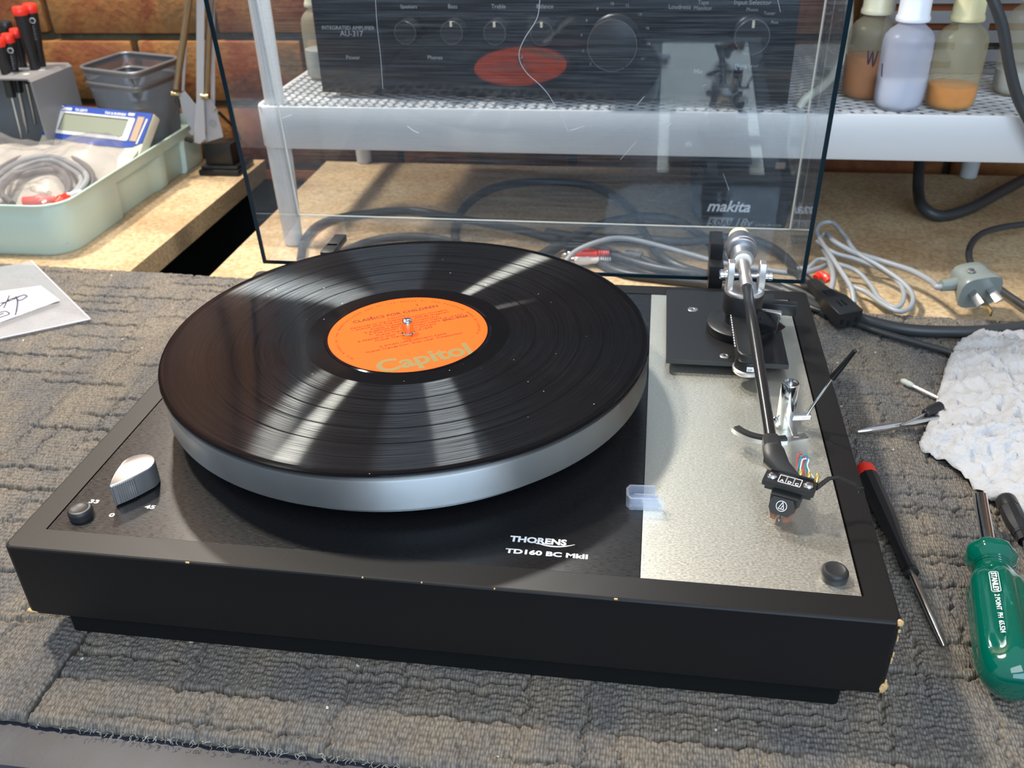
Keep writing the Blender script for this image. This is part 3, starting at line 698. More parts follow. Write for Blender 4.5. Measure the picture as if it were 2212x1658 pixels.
# arm board
AZ = 0.0715
mb = MB(); mb.b2(0.1148, 0.1932, 0.2160, 0.3225, AZ-.0036, AZ, .0003); mb.build('armboard', M['black'], tt, smooth=0)
for x, y in ((.128, .232), (.18, .232), (.128, .31), (.18, .31)):
    mb = MB(); mb.cyl((x, y, ZD), (x, y, AZ-.0034), .004, 12); mb.build('armboard_spacer', M['black'], tt)
for x, y in ((0.1337, 0.2907), (0.1534, 0.2240)):
    mb = MB(); mb.lathe((x, y, AZ-.0006), (0, 0, 1), [(0.0038, 0), (0.0038, .0007), (0.0032, .0010), (0.0013, .0009), (0.0004, .0001)], 24); mb.build('armboard_screw', M['steel'], tt)
mb = MB(); mb.lathe((0.1736, 0.1895, ZD), (0, 0, 1), [(0.0012, 0), (0.0012, .0010), (.0008, .0016), (.0002, .0018)], 16); mb.build('deck_screw', M['chrome'], tt)
# --- arm base
AX, AY = 0.1650, 0.2625
mb = MB(); mb.lathe((AX, AY, AZ), (0, 0, 1), [(0.0222, 0), (0.0228, .001), (0.0228, .0058), (0.0215, .0066), (0.0110, .0068), (0.0108, .0140), (0.0132, .0150), (0.0134, .0270), (0.0126, .0285), (0.008, .0290)], 56)
mb.build('arm_base', M['black'], tt, smooth=40)
mb = MB()       # long housing running forward to the anti-skate dial
prof = [(.1560, .2640), (.1578, .2030), (.1600, .1985), (.1640, .1968), (.1690, .1968), (.1728, .1985), (.1745, .2030), (.1752, .2640)]
mb.prism(prof, (0, 0, AZ+.0096), (1, 0, 0), (0, 1, 0), (0, 0, 1), .0062)
mb.build('arm_housing', M['black'], tt, smooth=30, bevel=.0012)
mb = MB(); mb.lathe((.1664, .2058, AZ+.0002), (0, 0, 1), [(.0094, 0), (.0098, .0006), (.0098, .0026), (.0090, .0032)], 60, fn=lambda q: 1+.008*math.cos(60*q)); mb.build('skate_dial', M['alu'], tt, smooth=20)
mb = MB(); mb.lathe((.1664, .2058, AZ+.0030), (0, 0, 1), [(.0088, 0), (.0086, .0050), (.0078, .0066)], 40); mb.build('dial_hub', M['black'], tt)
mb = MB(); mb.box((.1668, .1965, AZ+.0062), (.0045, .0010, .0032), None, .0002); mb.build('dial_scale', M['white'], tt)
text('scale_lettering', 'OF', (.1650, .19595, AZ+.0052), .0022, M['black'], tt, (1, 0, 0), (0, 0, 1), 1.0, 0)
mb = MB()
for i in range(14): mb.box((.1568+.00002*i, .2555-.0036*i, AZ+.0160), (.0005, .0022, .0002))
mb.build('scale_mark', M['white'], tt)
# yoke
mb = MB()
ZY = 0.1000
mb.lathe((AX, AY, ZY), (0, 0, 1), [(.0126, 0), (.0132, .0006), (.0132, .0022), (.0122, .0034)], 40)
for sgn in (-1, 1):
    out = [(-.0048, 0), (.0048, 0), (.0060, .005), (.0052, .0150), (.0036, .0198), (.0, .0212), (-.0036, .0198), (-.0052, .0150), (-.0060, .005)]
    mb.prism(out, (AX + sgn*.0102 - .0022, AY, ZY+.0024), (0, 1, 0), (0, 0, 1), (1, 0, 0), .0044)
mb.build('yoke', M['alu'], tt, smooth=30, bevel=.0007)
for sgn in (-1, 1):
    mb = MB(); mb.lathe((AX+sgn*.0118, AY, ZY+.0125), (sgn, 0, 0), [(.0030, 0), (.0034, .0003), (.0034, .0020), (.0029, .0023), (.0029, .0027), (.0034, .0030), (.0034, .0050), (.0028, .0056)], 24); mb.build('pivot_knob', M['chrome'], tt, smooth=30)
mb = MB(); mb.cyl((AX-.012, AY, ZY+.0125), (AX+.012, AY, ZY+.0125), .0013, 12); mb.build('pivot_rod', M['chrome'], tt)
# right hand rods and clamp on the armboard
mb = MB(); mb.box((.1915, .2905, AZ+.0045), (.0280, .0075, .0090), Matrix.Rotation(R(-6), 3, 'Z'), .0010); mb.build('clamp_block', M['blackplastic'], tt)
mb = MB(); mb.lathe((.1780, .2620, AZ+.0135), (1, -.06, -.05), [(.0030, 0), (.0032, .0004), (.0032, .0125), (.0027, .0132)], 24); mb.build('side_weight_rod', M['alu'], tt)
mb = MB(); mb.box((.1800, .2435, AZ+.0165), (.0150, .0024, .0130), Matrix.Rotation(R(-22), 3, 'Z') @ Matrix.Rotation(R(-18), 3, 'X'), .0006)
mb.box((.1860, .2480, AZ+.0120), (.0110, .0100, .0016), Matrix.Rotation(R(-35), 3, 'Z') @ Matrix.Rotation(R(22), 3, 'Y'), .0004)
mb.box((.1775, .2500, AZ+.0130), (.0050, .0120, .0120), None, .0006)
mb.build('arm_clip', M['blackgloss'], tt)
# --- tonearm (pivots as one piece): tube > counterweight, headshell ...
P0 = Vector((0.1641, 0.2625, 0.1135)); P1 = Vector((0.1700, 0.0930, 0.0862)); ad = (P1-P0).normalized()
q_ = lambda s_: P0 + ad*s_
mb = MB(); mb.tube([q_(.016), q_(.0165), q_(.060), q_(.110), q_(.1655)], [.0030, .0034, .0034, .0033, .0032], n=20)
arm = mb.build('tonearm', M['arm'], tt, smooth=60)
mb = MB(); mb.lathe(q_(-.016), ad, [(.0042, 0), (.0042, .0325), (.0039, .0330), (.0037, .0330)], 28); mb.build('arm_sleeve', M['alu'], arm)
mb = MB(); mb.lathe(q_(-.0130), -ad, [(.0046, 0), (.0058, .0004), (.0060, .0020), (.0060, .0030), (.0052, .0034)], 32); mb.build('weight_collar', mat('ivory_plastic', (.72, .70, .62), .4), arm)
cwd = (-ad + Vector((0, 0, 0.0))).normalized()
mb = MB(); mb.lathe(q_(-.0160), cwd, [(.0074, 0), (.0078, .0006), (.0078, .0100), (.0100, .0104), (.0107, .0112), (.0108, .0135), (.0112, .0139), (.0110, .0144), (.0103, .0210), (.0084, .0262), (.0070, .0270)], 44)
cw = mb.build('counterweight', mat('grey_weight_metal', (.42, .43, .46), .38, 1.0), arm, smooth=30)
mb = MB(); mb.lathe(q_(-.0425), cwd, [(.0070, 0), (.0072, .001), (.0072, .0058), (.0064, .0070), (.0045, .0074), (.0040, .0066)], 32); mb.build('weight_end_cap', M['cream'], arm)
# neck of the headshell
hx = (Matrix.Rotation(R(-20), 3, 'Z') @ Vector((1, 0, 0))); hy = Vector((0, 0, 1)).cross(hx)   # offset angle
mb = MB()
hc = Vector((0.1770, 0.0735, 0.0822))
sect = []
def sec(c, wx, hz, ex):
    ex = Vector(ex); out = []
    for a, b_ in ((-1, -.6), (-.75, -1), (.75, -1), (1, -.6), (1, .6), (.6, 1), (-.6, 1), (-1, .6)): out.append(Vector(c) + ex*a*wx/2 + Vector((0, 0, 1))*b_*hz/2)
    return out
ax_ = Vector((1, 0, 0))
mb.rings([sec(q_(.1600), .0072, .0070, ax_), sec(q_(.1610), .0088, .0084, ax_), sec(q_(.1680), .0092, .0088, ax_), sec(q_(.1700), .0112, .0092, (ax_+hx*.3).normalized()),
          sec(q_(.1790)+Vector((.0007, 0, 0)), .0130, .0080, (ax_+hx).normalized()), sec(hc-hx*.0020+hy*.0052, .0135, .0052, hx), sec(hc-hx*.0016+hy*.0036, .0125, .0026, hx)])
mb.build('headshell_neck', M['cartgrey'], arm, smooth=40)
mb = MB()
RH = Matrix((hx, hy, Vector((0, 0, 1)))).transposed()
mb.box(hc, (.0262, .0105, .0030), RH, .0004); mb.box(hc + hy*.0050 + Vector((0, 0, .0014)), (.0220, .0012, .0030), RH, .0003)
mb.box(hc + Vector((0, 0, -.0028)), (.0235, .0080, .0030), RH, .0004)
hs = mb.build('headshell', M['blackplastic'], arm, smooth=0)
for sgn in (-1, 1):
    mb = MB(); mb.lathe(hc + hx*.0092*sgn + Vector((0, 0, .0013)) - hy*.0002, (0, 0, 1), [(.0024, 0), (.0025, .0006), (.0021, .0014), (.0012, .0019), (.0002, .0020)], 24); mb.build('headshell_screw', M['chrome'], arm)
for k, ch in enumerate('ADC'):
    c = hc + hx*(-.0037 + .0037*k) + Vector((0, 0, .00160))
    mb = MB(); a = .00180; b2_ = .0031
    for (p, d) in (((-a, 0), (.00025, 2*b2_)), ((a, 0), (.00025, 2*b2_)), ((0, b2_), (2*a, .00025)), ((0, -b2_), (2*a, .00025))):
        mb.box(c + hx*p[0] + hy*p[1], (d[0]+.0001, d[1]+.0001, .00014), RH)
    mb.build('badge_frame', M['white'], arm, smooth=0)
    pp = c - hx*.0010 - hy*.0024 + Vector((0, 0, .00005))
    text('badge_lettering', ch, (pp.x, pp.y, pp.z), .0027, M['white'], arm, hx, hy, 1.05, .00004)
# cartridge
cc = hc - hy*.0040 - hx*.0005 + Vector((0, 0, -.0070))
mb = MB(); mb.box(hc - hy*.0030 + Vector((0, 0, -.0060)), (.0150, .0090, .0050), RH, .0006)
def cp(a, b_, c): return cc + hx*a + hy*b_ + Vector((0, 0, c))
face = [(-.0050, .0040), (.0050, .0040), (.0062, .0015), (.0062, -.0020), (.0040, -.0048), (-.0040, -.0048), (-.0062, -.0020), (-.0062, .0015)]
fd = (hy*-1.0 + Vector((0, 0, .62))).normalized(); fu = (Vector((0, 0, 1)) + hy*.62).normalized()
mb.prism([(p[0], p[1]) for p in face], cp(0, -.0052, -.0012), hx, fu, fd, .0022)
cart = mb.build('cartridge', M['cartgrey'], arm, smooth=0)
mb = MB()
for sgn in (-1, 1):
    mb.rings([[cp(sgn*.0005, -.0062, -.0040), cp(sgn*.0064, -.0056, -.0036), cp(sgn*.0072, .0040, -.0030), cp(sgn*.0005, .0040, -.0030)],
              [cp(sgn*.0022, -.0076, -.0092), cp(sgn*.0046, -.0070, -.0092), cp(sgn*.0056, .0030, -.0088), cp(sgn*.0020, .0030, -.0088)]])
mb.build('stylus_holder', M['brown'], arm, smooth=0)
mb = MB(); mb.cyl(cp(0, .000, -.0066), cp(0, -.0078, -.0084), .00030, 8); mb.cyl(cp(0, -.0076, -.0080), cp(0, -.0078, -.0098), .00022, 6, .00005); mb.build('stylus', M['steel'], arm)
# round badge on the cartridge face
bc = cp(0, -.0052, -.0012) + fd*.0023
mb = MB(); pts = [bc + (hx*math.cos(a) + fu*math.sin(a))*.0026 for a in [2*math.pi*i/28 for i in range(28)]]; pts.append(pts[0]); pts.append(pts[1])
mb.tube(pts, .00016, n=5)
tri = [(-.0015, -.0016), (.0, .0022), (.0015, -.0016)]
for a, b_ in (((-.0014, -.0015), (.0003, .0022)), ((.0003, .0022), (.0014, -.0015)), ((.0014, -.0015), (-.0014, -.0015)), ((-.0002, -.0015), (.0007, .0006))):
    mb.tube([bc + hx*a[0] + fu*a[1], bc + hx*b_[0] + fu*b_[1]], .00016, n=5)
mb.build('round_badge', M['white'], arm)
# head wires and clips
base = hc + hy*.0052 + hx*.0040 + Vector((0, 0, .0008))
for k, (mt_, dx, lift) in enumerate((('wred', 0, .0095), ('wblue', .0014, .0090), ('wgreen', -.0008, .0078), ('wwhite', .0008, .0072))):
    s0 = hc + hx*(.0010+.0006*k) + hy*.0066; e0 = hc + hx*(.0055 + .0016*k) + hy*.0070
    mb = MB(); mb.tube([s0, s0 + Vector((.0010, .0042, lift*.6)), s0 + Vector((.0012+dx, .0066, lift)), s0 + Vector((.0042+dx, .0072, lift*.92)), s0 + Vector((.0044, .0048, lift*.55)), e0 + Vector((0, .0010, .0015))], .00042, n=7, smooth=6)
    o = mb.build('head_wire', M[mt_], arm, smooth=60); o['label'] = mt_[1:] + ' head wire'
for k in range(3):
    p = hc + hx*(.0035 + .0042*k) + hy*.0052
    mb = MB(); mb.lathe(p, (.15, .55, .6), [(.0009, 0), (.0010, .001), (.0010, .0050), (.0007, .0056)], 14); mb.build('wire_clip', M['gold'], arm)
# finger lift
mb = MB()
fp = [hc + hx*.0125 + hy*.001, Vector((.1965, .0772, .0842)), Vector((.2015, .0782, .0846)), Vector((.2095, .0740, .0836)), Vector((.2112, .0722, .0822))]
def strip(mb, pts, wd, th):
    up = Vector((0, 0, 1)); rg = []
    for i, p in enumerate(pts):
        t = (pts[min(i+1, len(pts)-1)] - pts[max(i-1, 0)]).normalized(); n_ = up.cross(t).normalized()
        rg.append([p + n_*wd/2 + up*th/2, p + n_*wd/2 - up*th/2, p - n_*wd/2 - up*th/2, p - n_*wd/2 + up*th/2])
    mb.rings(rg)
strip(mb, fp, .0024, .0007); mb.box(fp[-1] + Vector((.0006, -.0004, 0)), (.0024, .0008, .0032), Matrix.Rotation(R(25), 3, 'Z'), .0001)
mb.build('finger_lift', M['blackplastic'], arm, smooth=0)
# cueing: post, arc, lever
mb = MB(); mb.lathe((.1852, .1575, ZD), (0, 0, 1), [(.0050, 0), (.0052, .0004), (.0052, .0290), (.0048, .0298), (.0040, .0298), (.0040, .0292), (.0015, .0292), (.0015, .0312), (.0008, .0312), (.0008, .0300)], 40)
mb.build('cueing_post', M['chrome'], tt, smooth=30)
mb = MB(); mb.lathe((.1885, .1560, ZD+.0068), (1, .05, .10), [(.0022, 0), (.0022, .0105), (.0018, .0110)], 20); mb.build('lever_hub', M['chrome'], tt)
L0 = Vector((.1965, .1560, ZD+.0085)); L1 = Vector((.2078, .1560, .0985)); L2 = Vector((.2176, .1560, .1175))
mb = MB(); mb.cyl(L0, L1, .00085, 12); lev = mb.build('cueing_lever', M['chrome'], tt)
mb = MB(); mb.lathe(L1 - (L1-L0).normalized()*.001, L2-L1, [(.0018, 0), (.0020, .0005), (.0013, .021), (.0010, (L2-L1).length), (.0006, (L2-L1).length+.0006)], 14); mb.build('lever_grip', M['blackgloss'], lev)
mb = MB(); mb.lathe((.1804, .1560, ZD+.0045), (-1, -.5, .2), [(.0016, 0), (.0022, .0012), (.0022, .0024), (.0014, .0034), (.0003, .0036)], 18); mb.cyl((.1852, .1575, ZD+.0045), (.1804, .1560, ZD+.0045), .0012, 8); mb.build('post_screw', M['chrome'], tt)
mb = MB()
pts = [on(u, v, H+.010) for u, v in ((1588, 925), (1600, 934), (1622, 944), (1650, 950), (1680, 952), (1698, 951))]
pts, _ = spline(pts, 4, 1); strip(mb, pts, .0052, .0028); arc = mb.build('arm_rest_arc', M['steel'], tt, smooth=40)
mb = MB(); strip(mb, [p + Vector((0, 0, .0018)) for p in pts[1:]], .0036, .0014); mb.build('rest_pad', M['rubber'], arc, smooth=40)
mb = MB(); pe = [on(u, v, H+.010) for u, v in ((1697, 951), (1720, 945), (1742, 940))]; strip(mb, pe, .0044, .0008); strip(mb, [pe[1], pe[1]+Vector((-.001, .012, -.0005)), Vector((.1855, .1560, H+.009))], .003, .0010)
mb.build('arc_bracket', M['steel'], arc, smooth=0)
# hinges
for u, v, x0 in ((735, 545, -.1600), (1553, 590, .1530)):
    mb = MB(); mb.b2(x0-.0060, x0+.0050, .3500, .3690, .060, .0800, .0008); mb.b2(x0-.0055, x0+.0045, .3640, .3900, .0740, .0800 if x0 < 0 else .0930, .0008)
    mb.build('lid_hinge', M['black'], tt)
# --- dust cover
TI = -0.0962; LO = Vector((0, 0.3598, 0.0636)); LU = Vector((0, math.sin(TI), math.cos(TI))); LN = Vector((0, math.cos(TI), -math.sin(TI)))
LX = Vector((1, 0, 0)); LD = 0.0882; LH = 0.343; T3 = 0.003
RL = Matrix((LX, LN, LU)).transposed()
def lidbox(mb, x0, x1, n0, n1, u0, u1):
    c = LO + LX*(x0+x1)/2 + LN*(n0+n1)/2 + LU*(u0+u1)/2
    mb.box(c, (x1-x0, n1-n0, u1-u0), RL)
mb = MB(); lidbox(mb, -W2, W2, LD-T3, LD, 0, LH)
lid = mb.build('dust_cover', M['lid'], tt, smooth=0); lid['label'] = 'clear scratched acrylic lid standing open'
for sgn in (-1, 1):
    mb = MB(); a, b_ = (sgn*W2, sgn*(W2-T3)); lidbox(mb, min(a, b_), max(a, b_), 0.0008, LD-T3, 0, LH); mb.build('lid_side', M['lidside'], lid, smooth=0)
    mb = MB(); lidbox(mb, min(a, b_)-.0001, max(a, b_)+.0001, -.0002, .0008, 0, LH); mb.build('lid_rim', M['lidedge'], lid, smooth=0)
    mb = MB(); a2 = sgn*(W2-T3-.0004); lidbox(mb, a2-.0004, a2+.0004, LD-T3-.0006, LD-T3+.0001, T3, LH-T3); mb.build('glued_seam', M['seam'], lid, smooth=0)
mb = MB(); lidbox(mb, -W2+T3, W2-T3, .0008, LD-T3, 0, T3); mb.build('lid_bottom', M['lidside'], lid, smooth=0)
mb = MB(); lidbox(mb, -W2+T3, W2-T3, .0008, LD-T3, LH-T3, LH); mb.build('lid_top', M['lidside'], lid, smooth=0)
for u0, u1 in ((0, T3), (LH-T3, LH)):
    mb = MB(); lidbox(mb, -W2+T3, W2-T3, -.0002, .0008, u0, u1); mb.build('lid_rim', M['lidedge'], lid, smooth=0)
mb = MB(); lidbox(mb, -W2+T3, W2-T3, LD-T3-.0006, LD-T3+.0001, T3, T3+.0008); mb.build('glued_seam', M['seam'], lid, smooth=0)
# scratches on the inner face
def lidpt(u, v):
    o = LO + LN*(LD-T3-.0001); d = _ray(u, v); t_ = (o-CAM).dot(LN)/d.dot(LN); return CAM + d*t_
SCR = mat('scratch_white', (.6, .64, .7), .4)
for pts, r_ in (([(1166, 0), (1160, 40), (1135, 80), (1122, 110), (1124, 135), (1140, 160), (1165, 182), (1185, 205), (1205, 240), (1228, 285)], .00028), ([(1232, 282), (1262, 272)], .0002),
               ([(880, 272), (893, 282), (905, 287)], .00035), ([(610, 255), (630, 248)], .0003), ([(811, 0), (815, 60), (822, 120), (827, 192)], .00022), ([(1340, 345), (1375, 305)], .00015),
               ([(1440, 275), (1450, 266)], .0002), ([(1680, 0), (1686, 26)], .0002), ([(1375, 228), (1392, 208)], .0002), ([(1562, 375), (1575, 410)], .00015)):
    mb = MB(); mb.tube([lidpt(*p) for p in pts], r_*.65, n=4, smooth=3); mb.build('scratch', SCR, lid, smooth=60)

# ================================================================ RECORD
RZ = 0.1010
mb = MB(); mb.lathe((0, 0, 0), (0, 0, 1), [(0.0037, 0), (.1490, 0), (.1502, .0004), (.1505, .0009), (.1502, .0014), (.1490, .0017), (.1472, .0013), (.0655, .0013), (.0640, .0012), (.0525, .0012), (.0515, .0016), (.0503, .0016), (.0502, .0013), (.0037, .0013)], 220)
rec = mb.build('vinyl_record', M['vinyl'], smooth=20); rec.location = (PX, PY, RZ)
tag(rec, 'black vinyl LP with an orange centre label lying on the silver platter', 'record')
bpy.context.view_layer.update()
mb = MB(); mb.lathe((PX, PY, RZ+.00125), (0, 0, 1), [(.0037, .0), (.0037, .0002), (.0500, .0002), (.0501, .0)], 96); mb.build('centre_label', M['orange'], rec, smooth=20)
LZ = RZ + .00152
p_ = on(832, 797, LZ); q2 = on(1020, 757, LZ); ang = math.atan2(q2.y-p_.y, q2.x-p_.x)
ex_ = Vector((math.cos(ang), math.sin(ang), 0)); ey_ = Vector((-math.sin(ang), math.cos(ang), 0)); PC = Vector((PX, PY, LZ))
def rt(s_, x, y, size, mt_=None, sx=1.0, bold=0, align='CENTER', nm='label_print'):
    p = PC + ex_*x + ey_*y; return text(nm, s_, p, size, mt_ or M['labelprint'], rec, ex_, ey_, sx, bold, align, 0, .00003)
rt('Capitol', -.0005, -.0425, .0200, M['goldprint'], 1.0, .0006, nm='brand_print')
rt('R', .0395, -.0200, .0022, sx=1)
rt('1', -.0165, .0285, .0045, bold=.0001); rt('1', .0165, .0335, .0045, bold=.0001)
rt('CLASSICS FOR CHILDREN', .0, .0265, .0048, sx=1.05, bold=.00009)
for s_, x, y in (('VOLUME II', 0, .0222), ('Performed by The Illustrated Symphony Orchestra', -.000, .0190), ('1: DIANA AND THE GOLDEN APPLES (Freeman)', 0, .0158), ('Musical Themes from (Tchaikovsky)', .002, .0126),
                 ('2: SLEEPING BEAUTY (Wilhelm) Castle', 0, .0094), ('3: THE STORY OF (Wilhelm) Castle', .0, .0062), ('Musical Themes from (Chopin)', 0, .0030), ('4: FREDERIC AND THE LITTLE LEAF', -.008, -.0004), ('Musical Themes', -.012, -.0036),
                 ('5: SWAN LAKE (Wilhelm) Castle', .0, -.0122), ('Musical Themes from "Swan Lake" (Tchaikovsky)', .0, -.0158)):
    rt(s_, x, y, .0029, sx=1.08)
rt('33 1/3 R.P.M.', .0335, .0085, .0026); rt('ENC-9526', .0335, .0050, .0040, bold=.0001)
# ring print
ring_s = 'ALL RIGHTS OF THE MANUFACTURER AND OF THE OWNER OF THE RECORDED WORK RESERVED'
for i, ch in enumerate(ring_s):
    if ch == ' ': continue
    a = R(205) - R(230)*i/len(ring_s)
    rv = ex_*math.cos(a) + ey_*math.sin(a); tv = ex_*math.sin(a) - ey_*math.cos(a); p = PC + rv*.0440
    if i == 0: parts = []
    parts.append(text('ring_print', ch, p, .0022, M['labelprint'], None, tv, rv, 1.0, 0, 'CENTER', 0, .00003))
bm = bmesh.new()
for o in parts: bm.from_mesh(o.data)
me = bpy.data.meshes.new('ring_print'); bm.to_mesh(me); bm.free(); me.materials.append(M['labelprint'])
for o in parts: bpy.data.objects.remove(o)
o = bpy.data.objects.new('ring_print', me); C.objects.link(o); o.parent = rec; o.matrix_parent_inverse = Matrix.Translation(-wloc(rec))

# ================================================================ STYLUS GUARD
g0 = Vector((.1040, .0735, ZD)); gx = Vector((.995, .06, 0)).normalized(); gy = Vector((-.06, .995, 0)).normalized(); RG = Matrix((gx, gy, Vector((0, 0, 1)))).transposed()
mb = MB()
pts_o = [(-.0095, -.0030), (-.0075, -.0062), (.0100, -.0062), (.0100, -.0048), (-.0070, -.0048), (-.0080, -.0030), (-.0080, .0030), (-.0070, .0048), (.0060, .0048), (.0060, .0062), (-.0075, .0062), (-.0095, .0030)]
mb.prism(pts_o, g0 + Vector((0, 0, .0002)), gx, gy, (0, 0, 1), .0072)
mb.box(g0 + gx*(-.0005) + Vector((0, 0, .0009)), (.0150, .0096, .0010), RG)
mb.box(g0 + gx*.001 + Vector((0, 0, .0035)), (.0130, .0008, .0050), RG)
tag(mb.build('stylus_guard', M['guard'], smooth=0), 'small clear plastic stylus guard lying where black deck meets silver strip', 'stylus guard')

# ================================================================ WHITE SHELF
SZ, SB, SY = 0.1445, 0.1025, 0.5525
sh = empty('wire_shelf', (0.12, 0.70, BZ), 'white enamelled shelf with mesh top on round legs behind the turntable lid', 'shelf')
X0, X1, Y1 = -0.2935, 0.640, 0.866
mb = MB()
def band(i): return
outs = [rrect(X0+.001, X1-.001, SY+.001, Y1-.001, .014, SB), rrect(X0, X1, SY, Y1, .015, SB+.0015), rrect(X0, X1, SY, Y1, .015, SZ-.002), rrect(X0+.0006, X1-.0006, SY+.0006, Y1-.0006, .015, SZ-.0004), rrect(X0+.002, X1-.002, SY+.002, Y1-.002, .014, SZ),
        rrect(X0+.004, X1-.004, SY+.004, Y1-.004, .013, SZ-.0005), rrect(X0+.004, X1-.004, SY+.004, Y1-.004, .013, SB+.001), rrect(X0+.001, X1-.001, SY+.001, Y1-.001, .014, SB)]
mb.rings(outs, caps=False); mb.build('shelf_rim', M['whitemetal'], sh, smooth=50)
mb = MB()
pitch = .0200; sl = 0.6
def clip(p, q):
    # clip segment to rectangle
    x0, x1, y0, y1 = X0+.004, X1-.004, SY+.003, Y1-.004; dx, dy = q[0]-p[0], q[1]-p[1]; t0, t1 = 0., 1.
    for a, b_ in ((-dx, p[0]-x0), (dx, x1-p[0]), (-dy, p[1]-y0), (dy, y1-p[1])):
        if a == 0: continue
        t_ = b_/a
        if a < 0: t0 = max(t0, t_)
        else: t1 = min(t1, t_)
    return (t0, t1) if t0 < t1 else None
for sgn in (-1, 1):
    k = -80
    while k < 220:
        bx_ = X0 + k*pitch*1.0; p = (bx_, SY) if sgn > 0 else (bx_, SY); q = (bx_ + sgn*(Y1-SY)/sl, Y1)
        c = clip(p, q)
        if c:
            a = Vector((p[0]+(q[0]-p[0])*c[0], p[1]+(q[1]-p[1])*c[0], SZ-.0012)); b_ = Vector((p[0]+(q[0]-p[0])*c[1], p[1]+(q[1]-p[1])*c[1], SZ-.0012))
            d = b_-a
            if d.length > .002:
                rot = Matrix.Rotation(math.atan2(d.y, d.x), 3, 'Z'); mb.box((a+b_)/2, (d.length, .0030, .0016), rot)
        k += 1
mb.build('mesh_top', M['whitemetal'], sh, smooth=0)
def leg(x, y, z0, z1, up):
    mb = MB(); mb.lathe((x, y, z0), (0, 0, 1), [(.0085, 0), (.0098, .001), (.0128, z1-z0-.001) if not up else (.0112, z1-z0-.001), (.0110, z1-z0)], 28)
    mb.build('leg' if not up else 'post', M['whitemetal'], sh, smooth=50)
for x, y in ((-.2795, .5680), (-.2830, .8520), (.4820, .8440), (.626, .5680)): leg(x, y, BZ, SB+.006, False)
for x, y in ((-.2770, .5690), (.626, .5690)): leg(x, y, SZ-.004, .46, True)

for zt_, zb_ in ((.500, .458),):
    mb = MB(); mb.rings([rrect(X0, X1, SY, Y1, .015, zb_), rrect(X0, X1, SY, Y1, .015, zt_)]); mb.build('added_upper_deck', M['whitemetal'], sh, smooth=40)  # unseen tier added to hide lit brick from the record's reflection
eq = MB(); eq.b2(-.24, .20, .575, .840, .501, .640, .003); tag(eq.build('reflection_blocker', M['black'], smooth=30), 'unseen black box added on the upper shelf tier to darken reflections', 'equipment case')  # added dark box out of view, keeps brick out of the vinyl reflections

# ================================================================ AMPLIFIER
A0 = Vector((-.2335, .5895, SZ)); A1 = Vector((.2190, .5635, SZ)); ax = (A1-A0).normalized(); ay = Vector((-ax.y, ax.x, 0)); AWd = (A1-A0).length
amp = empty('amplifier', (A0+A1)/2, 'black integrated amplifier seen through the clear lid, on the white shelf', 'amplifier')
RA = Matrix((ax, ay, Vector((0, 0, 1)))).transposed()
def apos(x, y, z_): return A0 + ax*x + ay*y + Vector((0, 0, z_))
mb = MB(); mb.box(apos(AWd/2, .128, .063), (AWd-.012, .24, .108), RA, .001); mb.build('case', M['blackmatte'], amp)
mb = MB(); mb.box(apos(AWd/2, .004, .064), (AWd, .008, .118), RA, .0008); mb.build('front_panel', M['blackgloss'], amp)
for x in (.05, AWd-.05):
    mb = MB(); mb.cyl(apos(x, .03, 0), apos(x, .03, .010), .014, 20); mb.build('foot', M['black'], amp)
def afix(u, v):
    o = A0 - ay*.0006; d = _ray(u, v); return CAM + d*((o-CAM).dot(ay)/d.dot(ay))
def aknob(u, v, r, dp, mark=True, mt_='black'):
    c = afix(u, v); rel = c-A0; x, z_ = rel.dot(ax), rel.z
    if z_ > .121: return
    mb = MB(); mb.lathe(apos(x, 0, z_), -ay, [(r*1.05, 0), (r*1.05, .002), (r, .003), (r, dp-.001), (r*.93, dp)], 40); k = mb.build('knob', M[mt_], amp)
    mb = MB(); pts = [apos(x, 0, z_) - ay*(dp-.0005) + (ax*math.cos(a) + Vector((0, 0, 1))*math.sin(a))*r*.985 for a in [2*math.pi*i/32 for i in range(33)]]; mb.tube(pts, .0003, n=5); mb.build('knob_ring', M['steel'], k)
    if mark:
        mb = MB(); mb.box(apos(x, -dp-.0002, z_+r*.72), (.0022, .0008, r*.42), RA); mb.build('knob_pointer', M['cream'], k)
aknob(1328, 88, .0225, .024, False); aknob(1624, 72, .0150, .018); aknob(1176, 66, .0105, .016); aknob(1076, 65, .0105, .016); aknob(984, 64, .0105, .016); aknob(885, 64, .0105, .016, False)
aknob(1600, 208, .0080, .014, False, 'blackgloss')
for u, v in ((1525, 190), (1553, 165)):
    c = afix(u, v); x, z_ = (c-A0).dot(ax), (c-A0).z
    mb = MB(); mb.lathe(apos(x, 0, z_), -ay, [(.0036, 0), (.0036, .002), (.0026, .0026), (.0024, .0010)], 20); mb.build('jack', M['railmetal'], amp)
def atext(s_, u, v, size, al='CENTER', mt_='whitedim'):
    c = afix(u, v); return text('panel_lettering', s_, c - ay*.0002, size, M[mt_], amp, ax, (0, 0, 1), 1.0, 0, al, 0, .00003)
atext('INTEGRATED AMPLIFIER', 752, 64, .0050); atext('AU-317', 760, 78, .0074); atext('Power', 763, 128, .0055); atext('Phones', 940, 128, .0052)
atext('Speakers', 883, 18, .0046); atext('Bass', 978, 18, .0052); atext('Treble', 1077, 18, .0052); atext('Balance', 1177, 18, .0052); atext('Loudness', 1468, 19, .0052); atext('Tape\nMonitor', 1519, 9, .0048); atext('Input Selector', 1625, 10, .0056)
atext('Tuner', 1662, 32, .0040); atext('Aux', 1673, 51, .0040); atext('Phono', 1625, 24, .0040); atext('Mic', 1508, 159, .0055); atext('Mixing Level', 1612, 145, .0042)
